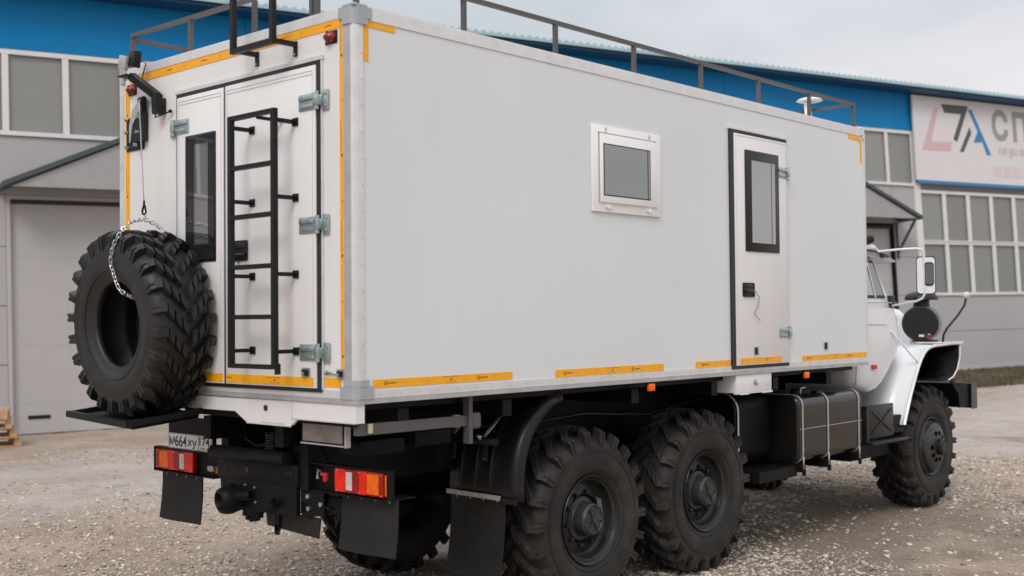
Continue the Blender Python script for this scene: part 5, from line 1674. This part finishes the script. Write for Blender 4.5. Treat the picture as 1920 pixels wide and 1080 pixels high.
hook = [(-.182, 1.82 + a, 2.66 + b) for a, b in ((0, .03), (.004, .0), (.022, -.03), (.018, -.052), (0, -.058), (-.018, -.048), (-.014, -.02), (-.002, .005))]
hk.tube(hook, .0065, 6)
sub(hk, 'hook', 'steel', hs, 60)
# lamp arm and work lamp
arm = [(-.02, 1.87, 3.30), (-.10, 1.94, 3.40), (-.17, 2.06, 3.505), (-.17, 2.13, 3.52)]
la = part(MB().bar((-.05, 1.885, 3.26), (-.05, 1.895, 3.385), .055, .05, up=(1, 0, 0)).bar((-.05, 1.893, 3.375), (-.12, 2.085, 3.520), .045, .05, up=(1, 0, 0))
          .box(-.17, -.10, 2.07, 2.17, 3.515, 3.528, .004).box(-.05, -.004, 1.86, 1.92, 3.26, 3.36, .003), 'lamp_arm', 'steel', 'bent black arm carrying the work lamp', sharp=30)
sub(MB().use('black').box(-.135, -.085, 2.02, 2.10, 3.575, 3.685, .006, rot=Matrix.Rotation(R(14), 3, 'X')).use('aludark').box(-.16, -.135, 2.09, 2.18, 3.565, 3.655, .004, rot=Matrix.Rotation(R(14), 3, 'X')), 'work_lamp', None, la, 30)
sub(MB().tube([(-.11, 2.02, 3.60), (-.11, 1.97, 3.60), (-.11, 1.92, 3.58), (-.10, 1.97, 3.53), (-.10, 1.985, 3.49)], .004, 5), 'wire', 'steel', la)
sub(MB().tube([(-.06, 1.90, 3.27), (-.06, 1.895, 3.235), (-.05, 1.86, 3.245), (-.02, 1.79, 3.265)], .005, 5).lathe([(0, .01), (.012, .006), (.012, -.006), (0, -.01)], (-.02, 1.785, 3.267), (0, 1, 0), 8), 'wire', 'steel', la)

# ---- spare tyre: a thing of its own, standing on the carrier
SPX, SPY, SPZ, SPR = -.235, 1.780, 1.925, .575
sm = tyre_mesh('spare_tyre', 'rubber', R0=SPR, Wd=.395, rb=.258, n=24, lug_h=.044, ws=.95, gap=.015, seed=5, bore=True)
sp = link('spare_tyre', sm)
sp.location = (SPX, SPY, SPZ)
sp.rotation_euler = (R(3), R(-2), R(-90))
sp.rotation_euler = (Matrix.Rotation(R(-2.5), 3, 'Y') @ Matrix.Rotation(R(-90), 3, 'Z') @ Matrix.Rotation(R(5), 3, 'Y')).to_euler()
tag(sp, 'spare tyre with chevron lugs and no rim, standing on the carrier behind the box', 'tyre')

# ---- chain from the hook over the tyre into its bore
chn = empty('chain', (-.3, 1.85, 2.5), label='bright steel chain hanging from the hook over the spare tyre', cat='chain')
lk_ = MB()
for s in (0,):
    a, b_, r = .0125, .008, .0036
    pts = []
    for i in range(14):
        t = 2 * PI * i / 14
        pts.append(Vector((math.cos(t) * a * .8 + (.009 if math.cos(t) > 0 else -.009), math.sin(t) * .0105, 0)))
    pts.append(pts[0].copy()); 
    lk_.tube(pts, r, 6, caps=False)
link_me = lk_.mesh('link', 'chrome', 60)
def run_chain(path, step=.0255):
    P = [Vector(p) for p in path]
    # resample
    segs = [(P[i], P[i + 1]) for i in range(len(P) - 1)]
    tot = sum((b - a).length for a, b in segs)
    n = int(tot / step)
    for k in range(n):
        d = (k + .5) * tot / n
        for a, b in segs:
            L = (b - a).length
            if d <= L:
                p = a.lerp(b, d / L); t = (b - a).normalized()
                break
            d -= L
        up = Vector((-1, 0, .3))
        s = t.cross(up).normalized()
        u2 = s.cross(t)
        if k % 2: s, u2 = u2, -s
        mm = Matrix(((t.x, s.x, u2.x, p.x), (t.y, s.y, u2.y, p.y), (t.z, s.z, u2.z, p.z), (0, 0, 0, 1)))
        o = bpy.data.objects.new('link', link_me)
        COL.objects.link(o)
        o.parent = chn
        o.matrix_local = Matrix.Translation((.3, -1.85, -2.5)) @ mm
def crv(pts, n=8):      # Catmull-Rom through points
    pts = [Vector(p) for p in pts]
    pts = [pts[0] * 2 - pts[1]] + pts + [pts[-1] * 2 - pts[-2]]
    out = []
    for i in range(1, len(pts) - 2):
        p0, p1, p2, p3 = pts[i - 1:i + 3]
        for k in range(n):
            t = k / n
            out.append(.5 * ((2 * p1) + (p2 - p0) * t + (2 * p0 - 5 * p1 + 4 * p2 - p3) * t * t + (3 * p1 - p0 - 3 * p2 + p3) * t ** 3))
    out.append(pts[-2])
    return out
run_chain(crv([(-.185, 1.812, 2.572), (-.24, 1.795, 2.562), (-.32, 1.745, 2.540), (-.40, 1.70, 2.485), (-.452, 1.70, 2.395), (-.458, 1.725, 2.30), (-.456, 1.70, 2.232), (-.450, 1.645, 2.136), (-.43, 1.60, 2.100), (-.36, 1.64, 2.08), (-.30, 1.66, 2.07)]))
run_chain(crv([(-.185, 1.808, 2.572), (-.15, 1.82, 2.562), (-.09, 1.835, 2.545), (-.04, 1.86, 2.52)]))
tag(chn)
kb = MB().tube([(-.182, 1.812, 2.64), (-.182, 1.800, 2.60), (-.182, 1.808, 2.572), (-.182, 1.822, 2.60), (-.182, 1.815, 2.64)], .003, 6)
kb = kb.build('shackle', 'chrome', chn)
kb.matrix_parent_inverse = Matrix.Translation((.3, -1.85, -2.5))
